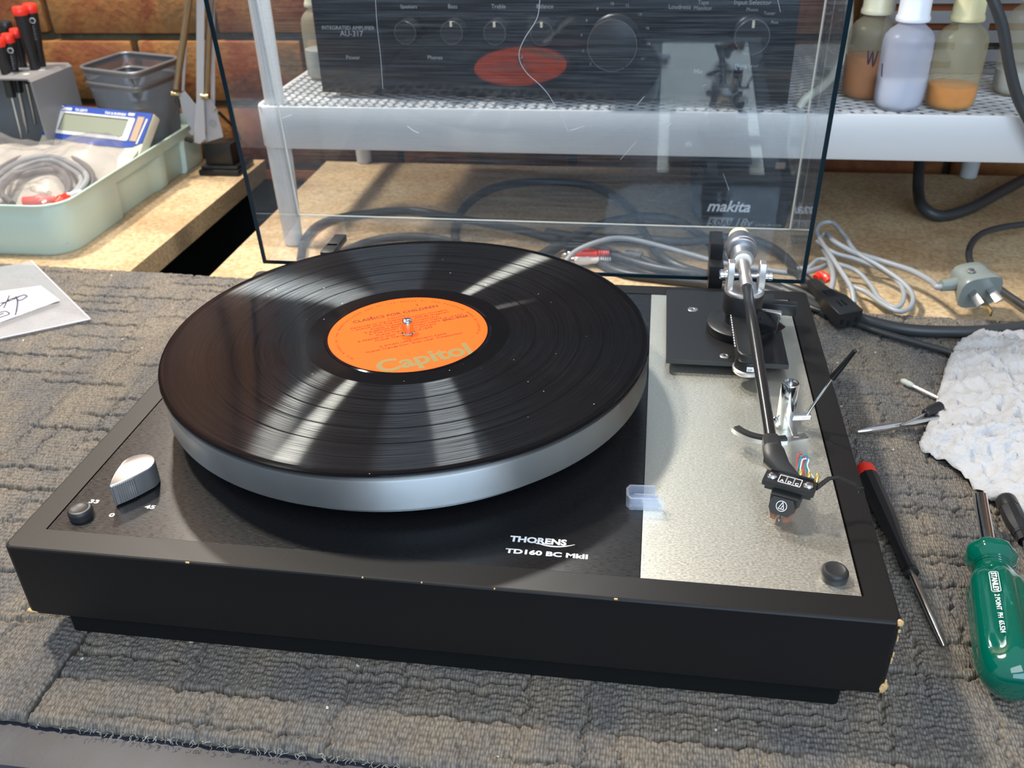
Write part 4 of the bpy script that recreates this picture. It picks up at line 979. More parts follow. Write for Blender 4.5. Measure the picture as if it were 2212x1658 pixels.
for i in range(22):
    a = R(225 - 270*i/21); c = afix(1328, 88); p = c + (ax*math.cos(a) + Vector((0, 0, 1))*math.sin(a))*.0310
    if (p-A0).z < .120 and i % 2 == 0: text('dial_number', str(i), p - ay*.0002, .0034, M['whitedim'], amp, ax, (0, 0, 1), 1.0, 0, 'CENTER', 0, .00003)

# ================================================================ SQUEEZE BOTTLES
def bottle(x, y, r, h, mats, liq, fill, label, lean=0, grp='translucent squeeze bottles on the white shelf', mark=None):
    o = empty('squeeze_bottle', (x, y, SZ), label, 'bottle', grp)
    pr = [(r*.78, 0), (r*.90, .002), (r*.97, .006), (r, .014), (r, h*.78), (r*.95, h*.85), (r*.80, h*.91), (r*.60, h*.955), (r*.50, h*.98), (r*.48, h+.006)]
    mb = MB(); mb.lathe((x, y, SZ+.0002), (0, 0, 1), pr, 40); mb.build('bottle_body', mats[0], o, smooth=60)
    mb = MB(); lr = [(q*.96, z_+.0012) for q, z_ in pr[:4]] + [(r*.965, fill), (r*.9, fill+.0004)]
    mb.lathe((x, y, SZ+.0006), (0, 0, 1), lr, 40); mb.build('liquid', liq, o, smooth=60)
    mb = MB(); mb.lathe((x, y, SZ+h+.001), (0, 0, 1), [(r*.66, 0), (r*.68, .001), (r*.66, .004), (r*.62, .005), (r*.60, .030), (r*.30, .034), (r*.16, .055)], 36); mb.build('cap', mats[1], o, smooth=40)
    if mark:
        pts = [Vector((x + r*1.004*math.sin(a), y - r*1.004*math.cos(a), SZ+z_)) for a, z_ in mark]
        mb = MB(); mb.tube(pts, .0006, n=5, smooth=3); mb.build('ink_mark', M['ink'], o, smooth=60)
    return o
bottle(.3185, .5790, .0215, .074, (M['btlwhite'], M['capwhite']), M['liqclear'], .026, 'milky white squeeze bottle half full of clear liquid, middle of the bottles', mark=[(-1.25, .040), (-1.2, .034), (-1.15, .029)])
bottle(.3640, .5810, .0215, .074, (M['btlcream'], M['capcream']), M['liqorange'], .020, 'yellowed squeeze bottle with a little amber liquid, right of the milky white one')
bottle(.2955, .6170, .0215, .074, (M['btlgrey'], M['capgrey']), M['liqbrown'], .038, 'squeeze bottle of brown liquid with a pen mark, beside the lid edge', mark=[(-.30, .046), (-.22, .034), (-.12, .046), (-.02, .032), (.10, .046)])
bottle(.4370, .6350, .0215, .082, (M['btlgrey'], M['capgrey']), M['liqclear'], .022, 'pale squeeze bottle cut by the right picture edge behind the dark cable')
bottle(-.2600, .6750, .0180, .072, (M['btlgrey'], M['capgrey']), M['liqclear'], .030, 'pale squeeze bottle between the white post and the black amplifier')

# ================================================================ VENTED CASE
vc = empty('vented_case', (.46, .78, SZ), 'grey metal equipment case with long vent slots behind the bottles', 'equipment case')
VX0, VX1, VY0, VY1, VZ0, VZ1 = .325, .560, .715, .850, SZ+.001, .300
mb = MB()   # front made from strips leaving real slots
cols = [(.333, .397), (.426, .500)]
zs = [.1345, .1535, .1720, .1905, .2090, .2275, .2460, .2650]
zc = VZ0
for z_ in zs + [None]:
    ztop = VZ1 if z_ is None else z_-.0034
    if ztop > zc + .0005: mb.b2(VX0, VX1, VY0, VY0+.0015, zc, ztop)
    if z_ is None: break
    zc = z_+.0034
    if zc < VZ0: zc = VZ0; continue
    for a, b_ in ((VX0, cols[0][0]), (cols[0][1], cols[1][0]), (cols[1][1], VX1)): mb.b2(a, b_, VY0, VY0+.0015, max(VZ0, z_-.0034), z_+.0034)
mb.b2(VX0, VX0+.0015, VY0+.0015, VY1, VZ0, VZ1); mb.b2(VX1-.0015, VX1, VY0+.0015, VY1, VZ0, VZ1); mb.b2(VX0, VX1, VY0, VY1, VZ1, VZ1+.0015); mb.b2(VX0, VX1, VY1-.0015, VY1, VZ0, VZ1)
mb.build('slotted_case', M['case'], vc, smooth=0)
mb = MB(); mb.b2(VX0+.004, VX1-.004, VY0+.010, VY0+.05, .185, .290, .004); mb.build('heater_core', M['copper'], vc)

# ================================================================ BATTERY PACK
bt = empty('battery_pack', (.20, .68, BZ), 'black cordless tool battery on the bench under the shelf, behind the lid', 'battery')
BY = .650
p = [aty(u, v, BY) for u, v in ((1493, 392), (1512, 368), (1716, 374), (1712, 500), (1700, 508), (1513, 496), (1495, 460))]
poly = [(q.x, max(q.z, BZ+.0003)) for q in p]
poly = [(.1415, .0470), (.1500, .0600), (.2490, .0600), (.2530, .0480), (.2450, BZ+.0005), (.1560, BZ+.0005), (.1440, .0120)]
mb = MB(); mb.prism(poly, (0, BY, 0), (1, 0, 0), (0, 0, 1), (0, 1, 0), .075); mb.build('battery_body', M['black'], bt, smooth=30, bevel=.003)
mb = MB(); mb.b2(.158, .238, BY+.004, BY+.070, .0585, .0690, .001); mb.build('rail_top', M['blackplastic'], bt)
mb = MB(); mb.b2(.2270, .2370, BY+.0035, BY+.010, .0600, .0672, .0006); mb.build('latch_tab', M['solar'], bt)
text('brand_lettering', 'makita', (.1600, BY-.0004, .0135), .0170, M['white'], bt, (1, 0, 0), (0, 0, 1), 1.0, .0003, 'LEFT', .30)
mb = MB(); mb.prism([(.1612, -.0040), (.1640, .0065), (.1900, .0065), (.1850, -.0040)], (0, BY-.0005, 0), (1, 0, 0), (0, 0, 1), (0, 1, 0), .0003); mb.build('rating_badge', M['whitedim'], bt, smooth=0)
text('rating_lettering', '5.0Ah', (.1635, BY-.0008, -.0030), .0105, M['black'], bt, (1, 0, 0), (0, 0, 1), 1.0, .0002, 'LEFT', .15)
text('voltage_lettering', '18v', (.1900, BY-.0004, -.0030), .0130, M['whitedim'], bt, (1, 0, 0), (0, 0, 1), 1.0, .0002, 'LEFT', .30)
text('chemistry_lettering', 'LITHIUM-ION', (.2130, BY-.0004, -.0025), .0045, M['whitedim'], bt, (1, 0, 0), (0, 0, 1), 1.0, 0, 'LEFT', .2)

# ================================================================ CABLES
BT = BZ
def cz(lst, z_): return [on(u, v, z_) if len(q) == 2 else on(u, v, q[2]) for q in lst for u, v in [q[:2]]]
r_ = .0045
cable('power_cord', cz([(650, 560), (660, 515), (700, 480), (780, 462), (880, 455), (960, 466), (1040, 480), (1140, 500), (1240, 535), (1330, 585), (1430, 602), (1540, 615), (1660, 640), (1760, 668)], BT+r_), r_, M['dkcable'], 'dark cord looping along the board from the left under the lid', 'cord')
cable('power_cord', cz([(730, 548), (800, 520), (880, 510), (960, 518), (1050, 545)], BT+.004+.001), .004, M['dkcable'], 'short grey-black cord arc just behind the record, left half', 'cord')
cable('power_cord', cz([(985, 560, BT+.005), (985, 490, BT+.006), (1010, 440, BT+.010), (1070, 405, BT+.012), (1160, 392, BT+.010), (1260, 398, BT+.006), (1320, 420, BT+.006), (1370, 460, BT+.006), (1400, 520, BT+.012), (1445, 565, BT+.014), (1520, 592, BT+.010), (1620, 606, BT+.008), (1720, 640, BT+.005), (1790, 678, .005)], 0), .005, M['dkcable'], 'dark cord standing in a tall arch behind the lid centre', 'cord')
cable('power_cord', cz([(1100, 590, BT+.005), (1180, 545, BT+.009), (1250, 505, BT+.014), (1320, 478, BT+.014), (1400, 468, BT+.010), (1470, 480, BT+.006), (1530, 520, BT+.006), (1590, 570, BT+.006), (1660, 610, BT+.006), (1750, 655, BT+.006)], 0), .0048, M['dkcable'], 'dark bluish cord rising left to right toward the battery', 'cord')
cable('power_cord', cz([(1180, 500, BT+.004), (1260, 512, BT+.006), (1380, 515, BT+.010), (1480, 522, BT+.012), (1560, 512, BT+.013), (1640, 522, BT+.010), (1700, 560, BT+.006), (1760, 640, BT+.006), (1800, 680, .006)], 0), .0045, M['dkcable'], 'dark cord passing behind the counterweight to the right', 'cord')
cable('power_cord', cz([(1300, 545, BT+.008), (1400, 575, BT+.010), (1500, 592, BT+.010), (1600, 598, BT+.008), (1700, 620, BT+.006), (1770, 650, .003), (1850, 685, .006), (1950, 710, .006), (2060, 716, .006), (2160, 712, .006), (2240, 700, .006)], 0), .0050, M['dkcable'], 'thick black mains cord running to the right over the carpet', 'cord')
for k, dy in enumerate((0, 1)):
    cable('audio_lead', [p + Vector((.0008*dy, -.0045*dy, .0008*dy)) for p in cz([(1690, 640, .003), (1760, 665, .004), (1830, 690, .004), (1900, 715, .004), (1980, 738, .004), (2060, 762, .004), (2140, 800, .004)], 0)], .0021, M['dkcable'], ('far' if not dy else 'near') + ' strand of the thin black twin lead on the carpet', 'cord')
cable('audio_lead', cz([(1205, 590, BT+.004), (1240, 545, BT+.018), (1300, 520, BT+.026), (1350, 515, BT+.024), (1420, 530, BT+.020), (1500, 552, BT+.016), (1560, 568, BT+.014), (1640, 580, BT+.014), (1720, 590, BT+.014), (1780, 575, BT+.012), (1800, 552, BT+.012)], 0), .0026, M['greycable'], 'pale grey lead arching over the dark cords behind the lid', 'cord')
for k in range(3):
    cable('audio_lead', cz([(1170, 570-6*k, BT+.004), (1220, 535-7*k, BT+.008+.002*k), (1290, 535-3*k, BT+.010), (1345, 548, BT+.010)], 0), .0014, M['rubber'], ('lowest', 'middle', 'highest')[k] + ' of three thin dark leads looping left of the grey junction', 'cord', n=6)
# junction + RCA pair
jn = on(1368, 552, BT+.008)
mb = MB(); mb.box(jn, (.018, .010, .007), Matrix.Rotation(R(-18), 3, 'Z'), .0008); tag(mb.build('cable_junction', mat('grey_moulding', (.13, .13, .13), .5)), 'small grey moulded cable splitter behind the lid', 'cable splitter')
cable('audio_lead', [jn + Vector((.008, -.002, 0))] + cz([(1450, 580, BT+.006), (1540, 602, BT+.006), (1640, 622, BT+.006), (1740, 656, BT+.005)], 0), .0035, M['dkcable'], 'dark flat lead leaving the grey splitter to the right', 'cord', flat=.6)
def rca(name, p, d, body, label, tail=None, grp=None, cat='plug'):
    d = Vector(d).normalized(); o = empty(name, p, label, cat, grp)
    mb = MB(); mb.lathe(p, d, [(.0030, 0), (.0042, .001), (.0043, .010), (.0052, .012), (.0054, .020), (.0050, .024)], 24); mb.build('plug_barrel', body, o, smooth=40)
    mb = MB(); mb.lathe(Vector(p)+d*.024, d, [(.0042, 0), (.0042, .006), (.0040, .0065)], 20); mb.lathe(Vector(p)+d*.030, d, [(.0014, 0), (.0014, .006), (.0008, .007)], 10); mb.build('plug_tip', M['chrome'], o)
    mb = MB()
    for i in range(5): mb.lathe(Vector(p)-d*(.0010+.0022*i), -d, [(.0034-.0003*i, 0), (.0034-.0003*i, .0013)], 16)
    mb.build('strain_relief', body, o)
    return o
a = on(1295, 560, BT+.008); b_ = on(1235, 562, BT+.0065)
rca('rca_plug', a, b_-a, M['whiteplastic'], 'white phono plug lying by the record edge behind the lid', grp='phono plugs behind the turntable')
a = on(1292, 547, BT+.014); b_ = on(1232, 549, BT+.0115)
rca('rca_plug', a, b_-a, M['red'], 'red phono plug lying on the white one behind the lid', grp='phono plugs behind the turntable')
# grey flex bundle with plug
pd = (on(2118, 655, .016) - on(2085, 610, .030)).normalized(); pd = Vector((.22, -.93, -.25)).normalized()
pa = Vector((1, .22, .12)); pa = (pa - pd*pa.dot(pd)).normalized(); pb = pd.cross(pa)
if pb.z < 0: pb = -pb
fc = on(2118, 632, .0205)
PE = fc - pd*.015 - pa*.027
gr_ = .0027
P1_ = cz([(2040, 600, .018), (1975, 580, .012), (1900, 560, .010), (1840, 545, .012), (1790, 512, .018), (1782, 500, .022)], 0)
cable('grey_flex', [PE + pa*.003, PE - pa*.004] + cz([(2012, 608, .019), (1968, 584, .016), (1900, 562, .014), (1845, 545, .018), (1800, 520, .022), (1785, 505, .020), (1772, 520, .016), (1790, 560, .012), (1800, 600, .010), (1790, 640, .008)], 0), gr_, M['greycable'], 'pale grey mains flex leading from the plug into the bundle', 'cord')
cable('grey_flex', cz([(1845, 655, .008), (1838, 620, .016), (1810, 575, .020), (1780, 530, .022), (1764, 500, .024), (1775, 482, .026), (1800, 482, .026), (1825, 510, .022), (1850, 545, .018), (1900, 575, .014), (1950, 610, .010), (1972, 640, .006), (1965, 665, .004), (1940, 672, .004), (1905, 655, .004), (1870, 630, .004), (1830, 615, .004)], 0), gr_*.85, M['greycable'], 'pale grey flex in a tall narrow loop right of the lid', 'cord')
cable('grey_flex', cz([(1765, 520, .020), (1800, 545, .018), (1850, 560, .014), (1910, 585, .010), (1945, 615, .008), (1952, 645, .006), (1935, 664, .004), (1900, 645, .004), (1880, 615, .005), (1850, 585, .008), (1810, 570, .012), (1770, 560, .010), (1740, 585, .008)], 0), gr_*.8, M['greycable'], 'pale grey flex doubled back in a low wide loop right of the lid', 'cord')
mb = MB(); mb.tube(cz([(1762, 600, .006), (1772, 592, .008), (1784, 598, .008), (1790, 606, .006)], 0), .0034, n=10, smooth=5); tag(mb.build('cable_tie', M['red']), 'red cable tie around the grey flex beside the lid corner', 'cable tie')
# IEC connector
ia = on(1752, 610, .020); ib = on(1835, 690, .013)
iec = empty('kettle_plug', ib, 'black three-hole mains connector lying right of the turntable back corner', 'mains connector')
d = (ib-ia).normalized(); sx_ = Vector((0, 0, 1)).cross(d).normalized()*-1; uz = d.cross(sx_)*-1
if uz.z < 0: uz = -uz
def isec(c, w_, h_): return [c + sx_*a*w_/2 + uz*b*h_/2 for a, b in ((-1, -.5), (-.72, -1), (.72, -1), (1, -.5), (1, 1), (-1, 1))]
L_ = (ib-ia).length
mb = MB(); mb.rings([isec(ia, .0085, .008), isec(ia+d*L_*.30, .0125, .010), isec(ia+d*L_*.42, .0155, .012), isec(ia+d*L_*.55, .0215, .0135), isec(ia+d*L_*.60, .0225, .0150), isec(ib, .0232, .0155)])
mb.build('connector_body', M['blackplastic'], iec, smooth=25, bevel=.0008)
mb = MB()
for k in range(5): mb.box(ia + d*L_*(.40+.035*k) + uz*.0066, (.0090, .0009, .0012), Matrix((sx_, d, uz)).transposed())
for k in (-1, 1): mb.box(ia + d*L_*.76 + uz*.0079 + sx_*.0022*k, (.0012, .0080, .0010), Matrix((sx_, d, uz)).transposed())
mb.build('grip_bar', M['black'], iec, smooth=0)
mb = MB()
for a, b in ((-.0070, -.0010), (.0070, -.0010), (0, -.0040)): mb.box(ib + sx_*a + uz*b + d*.0002, (.0022, .0012, .0042), Matrix((sx_, d, uz)).transposed())
mb.build('contact_slot', mat('hole_black', (.001, .001, .001), .9), iec, smooth=0)
cable('connector_flex', [ia + d*.002, ia - d*.012 + Vector((0, 0, -.001)), ia - d*.030 + Vector((-.002, .004, -.006))], .0038, M['rubber'], parent=iec)
# mains plug
pp = on(2085, 610, .024); plg = empty('mains_plug', (pp.x, pp.y, BZ), 'grey three-pin mains plug lying face forward right of the cables', 'mains plug')
def plsec(o, w_, h_, k=20):
    out = []
    for i in range(k):
        a = 2*math.pi*i/k; c_, s_ = math.cos(a), math.sin(a); e = .62
        out.append(o + pa*w_/2*math.copysign(abs(c_)**e, c_) + pb*h_/2*math.copysign(abs(s_)**e, s_))
    return out
mb = MB(); mb.rings([plsec(fc - pd*.030, .020, .016), plsec(fc - pd*.028, .028, .022), plsec(fc - pd*.020, .030, .025), plsec(fc - pd*.016, .030, .026), plsec(fc - pd*.008, .034, .030), plsec(fc - pd*.002, .037, .034), plsec(fc, .036, .033)])
mb.cyl(fc - pd*.015 - pa*.012, fc - pd*.015 - pa*.028 + pb*.001, .0062, 20, .0050)
mb.build('plug_body', M['plug'], plg, smooth=50)
mb = MB(); q = fc - pd*.013 - pa*.006 + pb*.0145; mb.lathe(q, pb, [(.0030, 0), (.0030, .0012), (.0022, .0016)], 18); mb.build('plug_screw', M['steel'], plg)
for a, b, rt_ in ((-.0080, .0025, -40), (.0072, .0040, -62), (.0040, -.0095, 0)):
    mb = MB(); rot = Matrix((pa, pb, pd)).transposed() @ Matrix.Rotation(R(90+rt_), 3, 'Z'); mb.box(fc + pa*a + pb*b + pd*.0085, (.0066, .0016, .0180), rot, .0002); mb.build('pin', M['brass'] if b < 0 else M['steel'], plg)
# cords at right
cable('power_cord', cz([(2230, 482, .012), (2170, 490, .012), (2120, 505, .014), (2095, 535, .014), (2098, 570, .010), (2130, 600, .004), (2170, 632, .003), (2230, 672, .003)], 0), .0032, M['dkcable'], 'thin black cord curling behind the grey mains plug', 'cord')
cable('power_cord', [aty(1988, 325, .80), aty(1986, 350, .78), aty(1984, 385, .755), aty(1984, 415, .735), on(1993, 446, .008), on(2030, 466, .0008), on(2090, 452, .0008), on(2160, 415, .0008), on(2240, 372, .0008)], .0062, M['dkcable'], 'thick grey-black cord dropping behind the shelf and curving right on the board', 'cord')
cable('power_cord', [aty(2120, -60, .545), aty(2145, 0, .541), aty(2166, 60, .540), aty(2180, 140, .540), aty(2200, 215, .540), aty(2240, 300, .540), aty(2270, 420, .56)], .0046, M['dkcable'], 'dark grey cord hanging in front of the shelf at the right edge', 'cord')
cable('translucent_tube', [aty(1835, -20, .66), aty(1832, 60, .66), aty(1822, 110, .63), aty(1800, 160, .60), aty(1770, 192, .585), aty(1740, 212, .58), aty(1725, 232, .578)], .0042, mat('milky_tubing', (.62, .60, .50), .4), 'milky plastic tube curving down onto the shelf behind the lid side', 'tube')

# ================================================================ LEFT: TRAY AND CONTENTS
TX0, TX1, TY0, TY1, TZ = -.860, -.5020, .5060, .8650, .0520
tr = empty('plastic_tray', (-.68, .69, BZ), 'sage green plastic tray with rounded corner, holding baskets, tools and a cable bag', 'tray')
def trout(inset, z_, notch):
    base = []
    r0 = .030
    for i in range(7):
        a = R(90*i/6); base.append([TX1-r0+r0*math.cos(a), TY1-r0+r0*math.sin(a)])
    for cx, cy, a0 in ((TX0+r0, TY1-r0, 90), (TX0+r0, TY0+r0, 180), (TX1-r0, TY0+r0, 270)):
        for i in range(7):
            a = R(a0+90*i/6); base.append([cx+r0*math.cos(a), cy+r0*math.sin(a)])
    ys = [.560, .6200, .6225, .700, .712, .722, .735, .742, .748, .790, .7920, .800]
    ds = [0, 0, 1, 1, 1, .3, .3, .35, 1, 1, 0, 0]
    for y, d_ in zip(ys, ds): base.append([TX1 - (.0055*d_ if notch else 0), y])
    cx, cy = (TX0+TX1)/2, (TY0+TY1)/2; out = []
    for x, y in base:
        out.append((cx + (x-cx)*(1-inset/((TX1-TX0)/2)), cy + (y-cy)*(1-inset/((TY1-TY0)/2)), z_))
    return out
mb = MB(); mb.rings([trout(.006, BZ+.0003, True), trout(.004, BZ+.004, True), trout(.0015, .0365, True), trout(.0012, .0385, False), trout(.0004, TZ-.003, False), trout(-.0005, TZ-.0020, False), trout(-.0005, TZ-.0004, False), trout(.0003, TZ, False), trout(.0016, TZ, False), trout(.0022, TZ-.001, False), trout(.0040, .038, False), trout(.0140, .030, False), trout(.0150, BZ+.003, False)])
mb.build('tray_body', M['tray'], tr, smooth=40)
# dark liner of bagged stuff in tray: creased clear bag with coiled cables
bag = empty('cable_bag', (-.60, .60, .0), 'clear creased plastic bag of coiled grey phono leads in the tray front', 'plastic bag')
random.seed(11)
def bagfn(u, v, top=True):
    x = -.790 + .2780*u; y = .5160 + .2250*v
    edge = max(0.0, min(u, 1-u, v, 1-v)*2); e = min(1, edge*3.2)**.6
    zb = .0060; zt = .0545 + .010*math.sin(v*2.6) + .006*math.sin(u*7+1) + .0075*noise.noise(Vector((u*5, v*5, 1.3))) + .003*noise.noise(Vector((u*17, v*17, 4)))
    cr_ = abs(noise.noise(Vector((u*9, v*9, 8))))
    zt -= .004*cr_
    zt -= .012*(1-v); zt += .007*max(0, min(1, (v-.45)*2.5))
    return (x, y, zb + (zt-zb)*e if top else zb)
mb = MB(); mb.grid(lambda u, v: bagfn(u, v), 60, 60); mb.build('bag_film', M['bag'], bag, smooth=80)
mb = MB(); mb.grid(lambda u, v: (-.782+.268*u, .524+.200*v, .022 + .030*max(0, min(1, (v-.45)*2.4))*(1-max(0, v-.93)*2) + .006*noise.noise(Vector((u*8, v*8, 2)))), 36, 36)
mb.build('packed_leads', mat('pale_packing', (.40, .37, .33), .7, vcol=(.52, .48, .40), vscale=26), bag, smooth=80)
coils = (([(-60, 425), (-20, 380), (40, 342), (110, 328), (165, 345), (198, 372), (214, 400), (216, 440)], .0030, .044), ([(-60, 445), (-20, 395), (35, 353), (105, 338), (160, 356), (188, 384), (198, 412), (196, 450)], .0032, .046),
         ([(-50, 460), (-12, 408), (40, 364), (105, 346), (150, 364), (176, 392), (184, 420), (180, 455)], .0030, .045), ([(10, 450), (2, 415), (22, 385), (60, 366), (105, 357), (136, 374), (150, 400), (149, 428), (138, 450)], .0036, .043),
         ([(-40, 440), (0, 398), (50, 377), (110, 366), (140, 382), (148, 408)], .0038, .040))
for k, (P_, rr_, zz) in enumerate(coils):
    mb = MB(); Q_ = [on(u, v, zz) for u, v in P_]; Q_ = [Vector((min(q.x, -.523 - .003*k), max(q.y, .524 + .003*k), q.z - (.006 if q.x > -.523 else 0))) for q in Q_]; mb.tube(Q_, rr_, n=8, smooth=6); mb.build('coiled_lead', M['greycable'] if k in (1, 2) else M['greylead'], bag, smooth=60)
for u, v, u1, v1, mt_, zz in ((72, 405, 118, 422, M['cream'], .043), (50, 435, 118, 430, M['red'], .040), (145, 425, 118, 441, M['red'], .044)):
    a = on(u, v, zz); b2 = on(u1, v1, zz); dd = (b2-a); L2 = min(dd.length, .034); dd.normalize()
    mb = MB(); mb.lathe(a, dd, [(.0046, 0), (.0050, .001), (.0050, L2*.35), (.0058, L2*.40), (.0058, L2*.55), (.0048, L2*.60), (.0034, L2)], 20); mb.build('phono_plug', mt_, bag, smooth=40)
mb = MB(); mb.box(on(160, 415, .052), (.0150, .0040, .0012), Matrix.Rotation(R(55), 3, 'Z'), .0002); mb.build('price_tag', M['white'], bag)
# loose papers under
# calculator
BL = Vector((-.66742, .74047, .0550)); BR = Vector((-.51083, .70090, .0550)); KU = Vector((.17324, .68556, .70711)); KX = (BR-BL).normalized(); KU = (KU - KX*KU.dot(KX)).normalized(); KN = KX.cross(KU)
cal = empty('calculator', (BL+BR)/2 - KU*.06, 'blue and white desk calculator propped up tilted in the tray', 'calculator')
RK = Matrix((KX, KU, KN)).transposed(); KW = .1615
def kp(x, y, n=0): return BL + KX*x + KU*y + KN*n
mb = MB(); mb.box(kp(KW/2, .006, -.0072), (KW, .080, .0130), RK, .0020); mb.build('calculator_body', M['calcream'], cal)
mb = MB(); mb.prism([(0.001, .002), (.03, -.0015), (.08, -.0040), (.13, -.0036), (KW-.014, -.0010), (KW-.001, .006), (KW-.001, .0452), (.001, .0452)], kp(0, 0, -.0008), KX, KU, KN, .0012); mb.build('blue_panel', M['blue'], cal, smooth=0)
mb = MB(); mb.rings([[kp(x, y, n) for x, y, _ in rrect(.0135, .1385, .0055, .0365, .003, 0)] for n in (.0004, .0014)]); mb.build('screen_bezel', M['calwhite'], cal, smooth=0)
mb = MB(); mb.box(kp(.0775, .0215, .0016), (.1020, .0222, .0006), RK); mb.build('screen', M['lcd'], cal, smooth=0)
mb = MB(); mb.box(kp(.0262, .0215, .0017), (.0011, .0222, .0008), RK); mb.box(kp(.0775, .0330, .0017), (.1030, .0011, .0008), RK); mb.build('painted_screen_shadow', M['blackmatte'], cal, smooth=0)  # black strips stand in for the bezel's shadow on the screen
mb = MB(); mb.box(kp(.1465, .0225, .0008), (.0100, .0330, .0010), RK, .0002); mb.build('solar_panel', M['solar'], cal, smooth=0)
mb = MB(); mb.box(kp(.1550, .0200, .0010), (.0024, .0340, .0006), RK @ Matrix.Rotation(R(-4), 3, 'Z')); mb.box(kp(.1300, .0410, .0008), (.0100, .0036, .0004), RK); mb.build('trim_stripe', M['calwhite'], cal, smooth=0)
for s_, x, sz in (('Canon', .0150, .0072), ('TX-220TS', .0395, .0048), ('TAX & BUSINESS', .0880, .0046)):
    q = kp(x, .0385, .0006); text('calculator_lettering', s_, q, sz, M['white'], cal, KX, KU, 1.0, .0002 if x < .02 else .00005, 'LEFT', 0, .00005)
mb = MB()
for i in range(7):
    for j in range(2): mb.box(kp(.018 + .021*i, -.014 - .0115*j, .0008), (.014, .0075, .0030), RK, .0008)
mb.build('keypad', M['calwhite'], cal)
# mesh baskets
def mesh_basket(name_z, zr, zb, corners, label, mat_=None):
    C_ = [Vector((*c, zr)) for c in corners]; cen = sum(C_, Vector())/4
    o = empty('wire_basket', (cen.x, cen.y, zb), label, 'basket', 'nested wire mesh baskets in the tray')
    def outline(f, z_, k=5):
        out = []; n = 4
        for i in range(4):
            p0, p, p1 = C_[(i-1) % 4], C_[i], C_[(i+1) % 4]; rr_ = .018
            a = p + (p0-p).normalized()*rr_; b = p + (p1-p).normalized()*rr_
            for t in range(k+1):
                s_ = t/k; q = a*(1-s_)**2 + p*2*s_*(1-s_) + b*s_*s_; q2_ = cen + (q-cen)*f; out.append(Vector((q2_.x, q2_.y, z_)))
        return out
    top = outline(1, zr); mb = MB(); mb.tube(top + [top[0], top[1]], .0024, n=8, caps=False); mb.build('rim', M['mesh'], o, smooth=60)
    # collar (solid) and mesh
    mb = MB(); a = outline(.985, zr); b = outline(.975, zr-.006); mb.rings([a, b], caps=False); mb.build('collar', M['mesh'], o, smooth=60)
    def resample(P, n):
        P = P + [P[0]]; L = [0]
        for i in range(1, len(P)): L.append(L[-1] + (P[i]-P[i-1]).length)
        out = []; j = 0
        for i in range(n):
            s_ = L[-1]*i/n
            while L[j+1] < s_: j += 1
            t = (s_-L[j])/(L[j+1]-L[j]+1e-9); out.append(P[j].lerp(P[j+1], t))
        return out
    n = 150; T_ = resample(outline(.975, zr-.006), n); B_ = resample(outline(.74, zb+.002), n); mb = MB(); nv = 30
    for i in range(n):
        for s_ in (1, -1):
            pts = [T_[(i+s_*k*1) % n].lerp(B_[(i+s_*k*1) % n], k/nv) for k in range(0, nv+1, 3)]
            mb.tube(pts, .00032, n=3, caps=False)
    mb.build('mesh_wall', M['mesh'], o, smooth=0)
    mb = MB(); b = outline(.74, zb+.001); mb.rings([b, [p - Vector((0, 0, .0008)) for p in b]]); mb.build('basket_floor', M['mesh'], o, smooth=0)
    return o
cs = [(-.619, .778), (-.523, .743), (-.509, .840), (-.606, .872)]
cs2 = [(-.614, .776), (-.524, .744), (-.511, .834), (-.603, .866)]
mesh_basket('a', .1300, .0180, cs, 'dark wire mesh basket nested on top, its empty rim uppermost')
mesh_basket('b', .1130, .0020, cs2, 'lower dark wire mesh basket holding the other one')
# screwdriver rack
rk = empty('tool_rack', (-.72, .76, BZ+.003), 'grey bent-metal rack holding red-capped screwdrivers at left', 'tool rack')
KX0, KX1, KY0, KY1, KZ = -.800, -.6440, .7190, .8080, .1300
mb = MB(); th = .0018
sec_ = [(KX0, -.0025), (KX0, KZ-.004), (KX0+.004, KZ), (KX1-.004, KZ), (KX1, KZ-.004), (KX1, -.0025), (KX1-th, -.0025), (KX1-th, KZ-.004-th*.5), (KX1-.004-th*.5, KZ-th), (KX0+.004+th*.5, KZ-th), (KX0+th, KZ-.004-th*.5), (KX0+th, -.0025)]
mb.rings([[(x, KY0, z_) for x, z_ in sec_], [(x, KY1, z_) for x, z_ in sec_]])
mb.build('rack_shell', M['rackgrey'], rk, smooth=30)
mb = MB(); mb.b2(KX0+th, KX1-th, KY1-th, KY1, .004, KZ-th); mb.build('rack_shade_plate', M['rackgrey'], rk, smooth=0)  # plate added to darken the space behind the screwdrivers
mb = MB(); mb.b2(KX0+th, KX1-th, KY0+.002, KY1-th, -.0025, -.0010); mb.build('rack_floor', M['rackgrey'], rk, smooth=0)
mb = MB()
for i in range(3):
    for j in range(2): mb.cyl((-.7080+.022*i + .006*j, .7420+.024*j - .0, KZ), (-.7080+.022*i+.006*j, .7420+.024*j, KZ+.0005), .0040, 20)
mb.build('rack_hole', mat('pale_hole_rim', (.55, .54, .52), .4), rk)
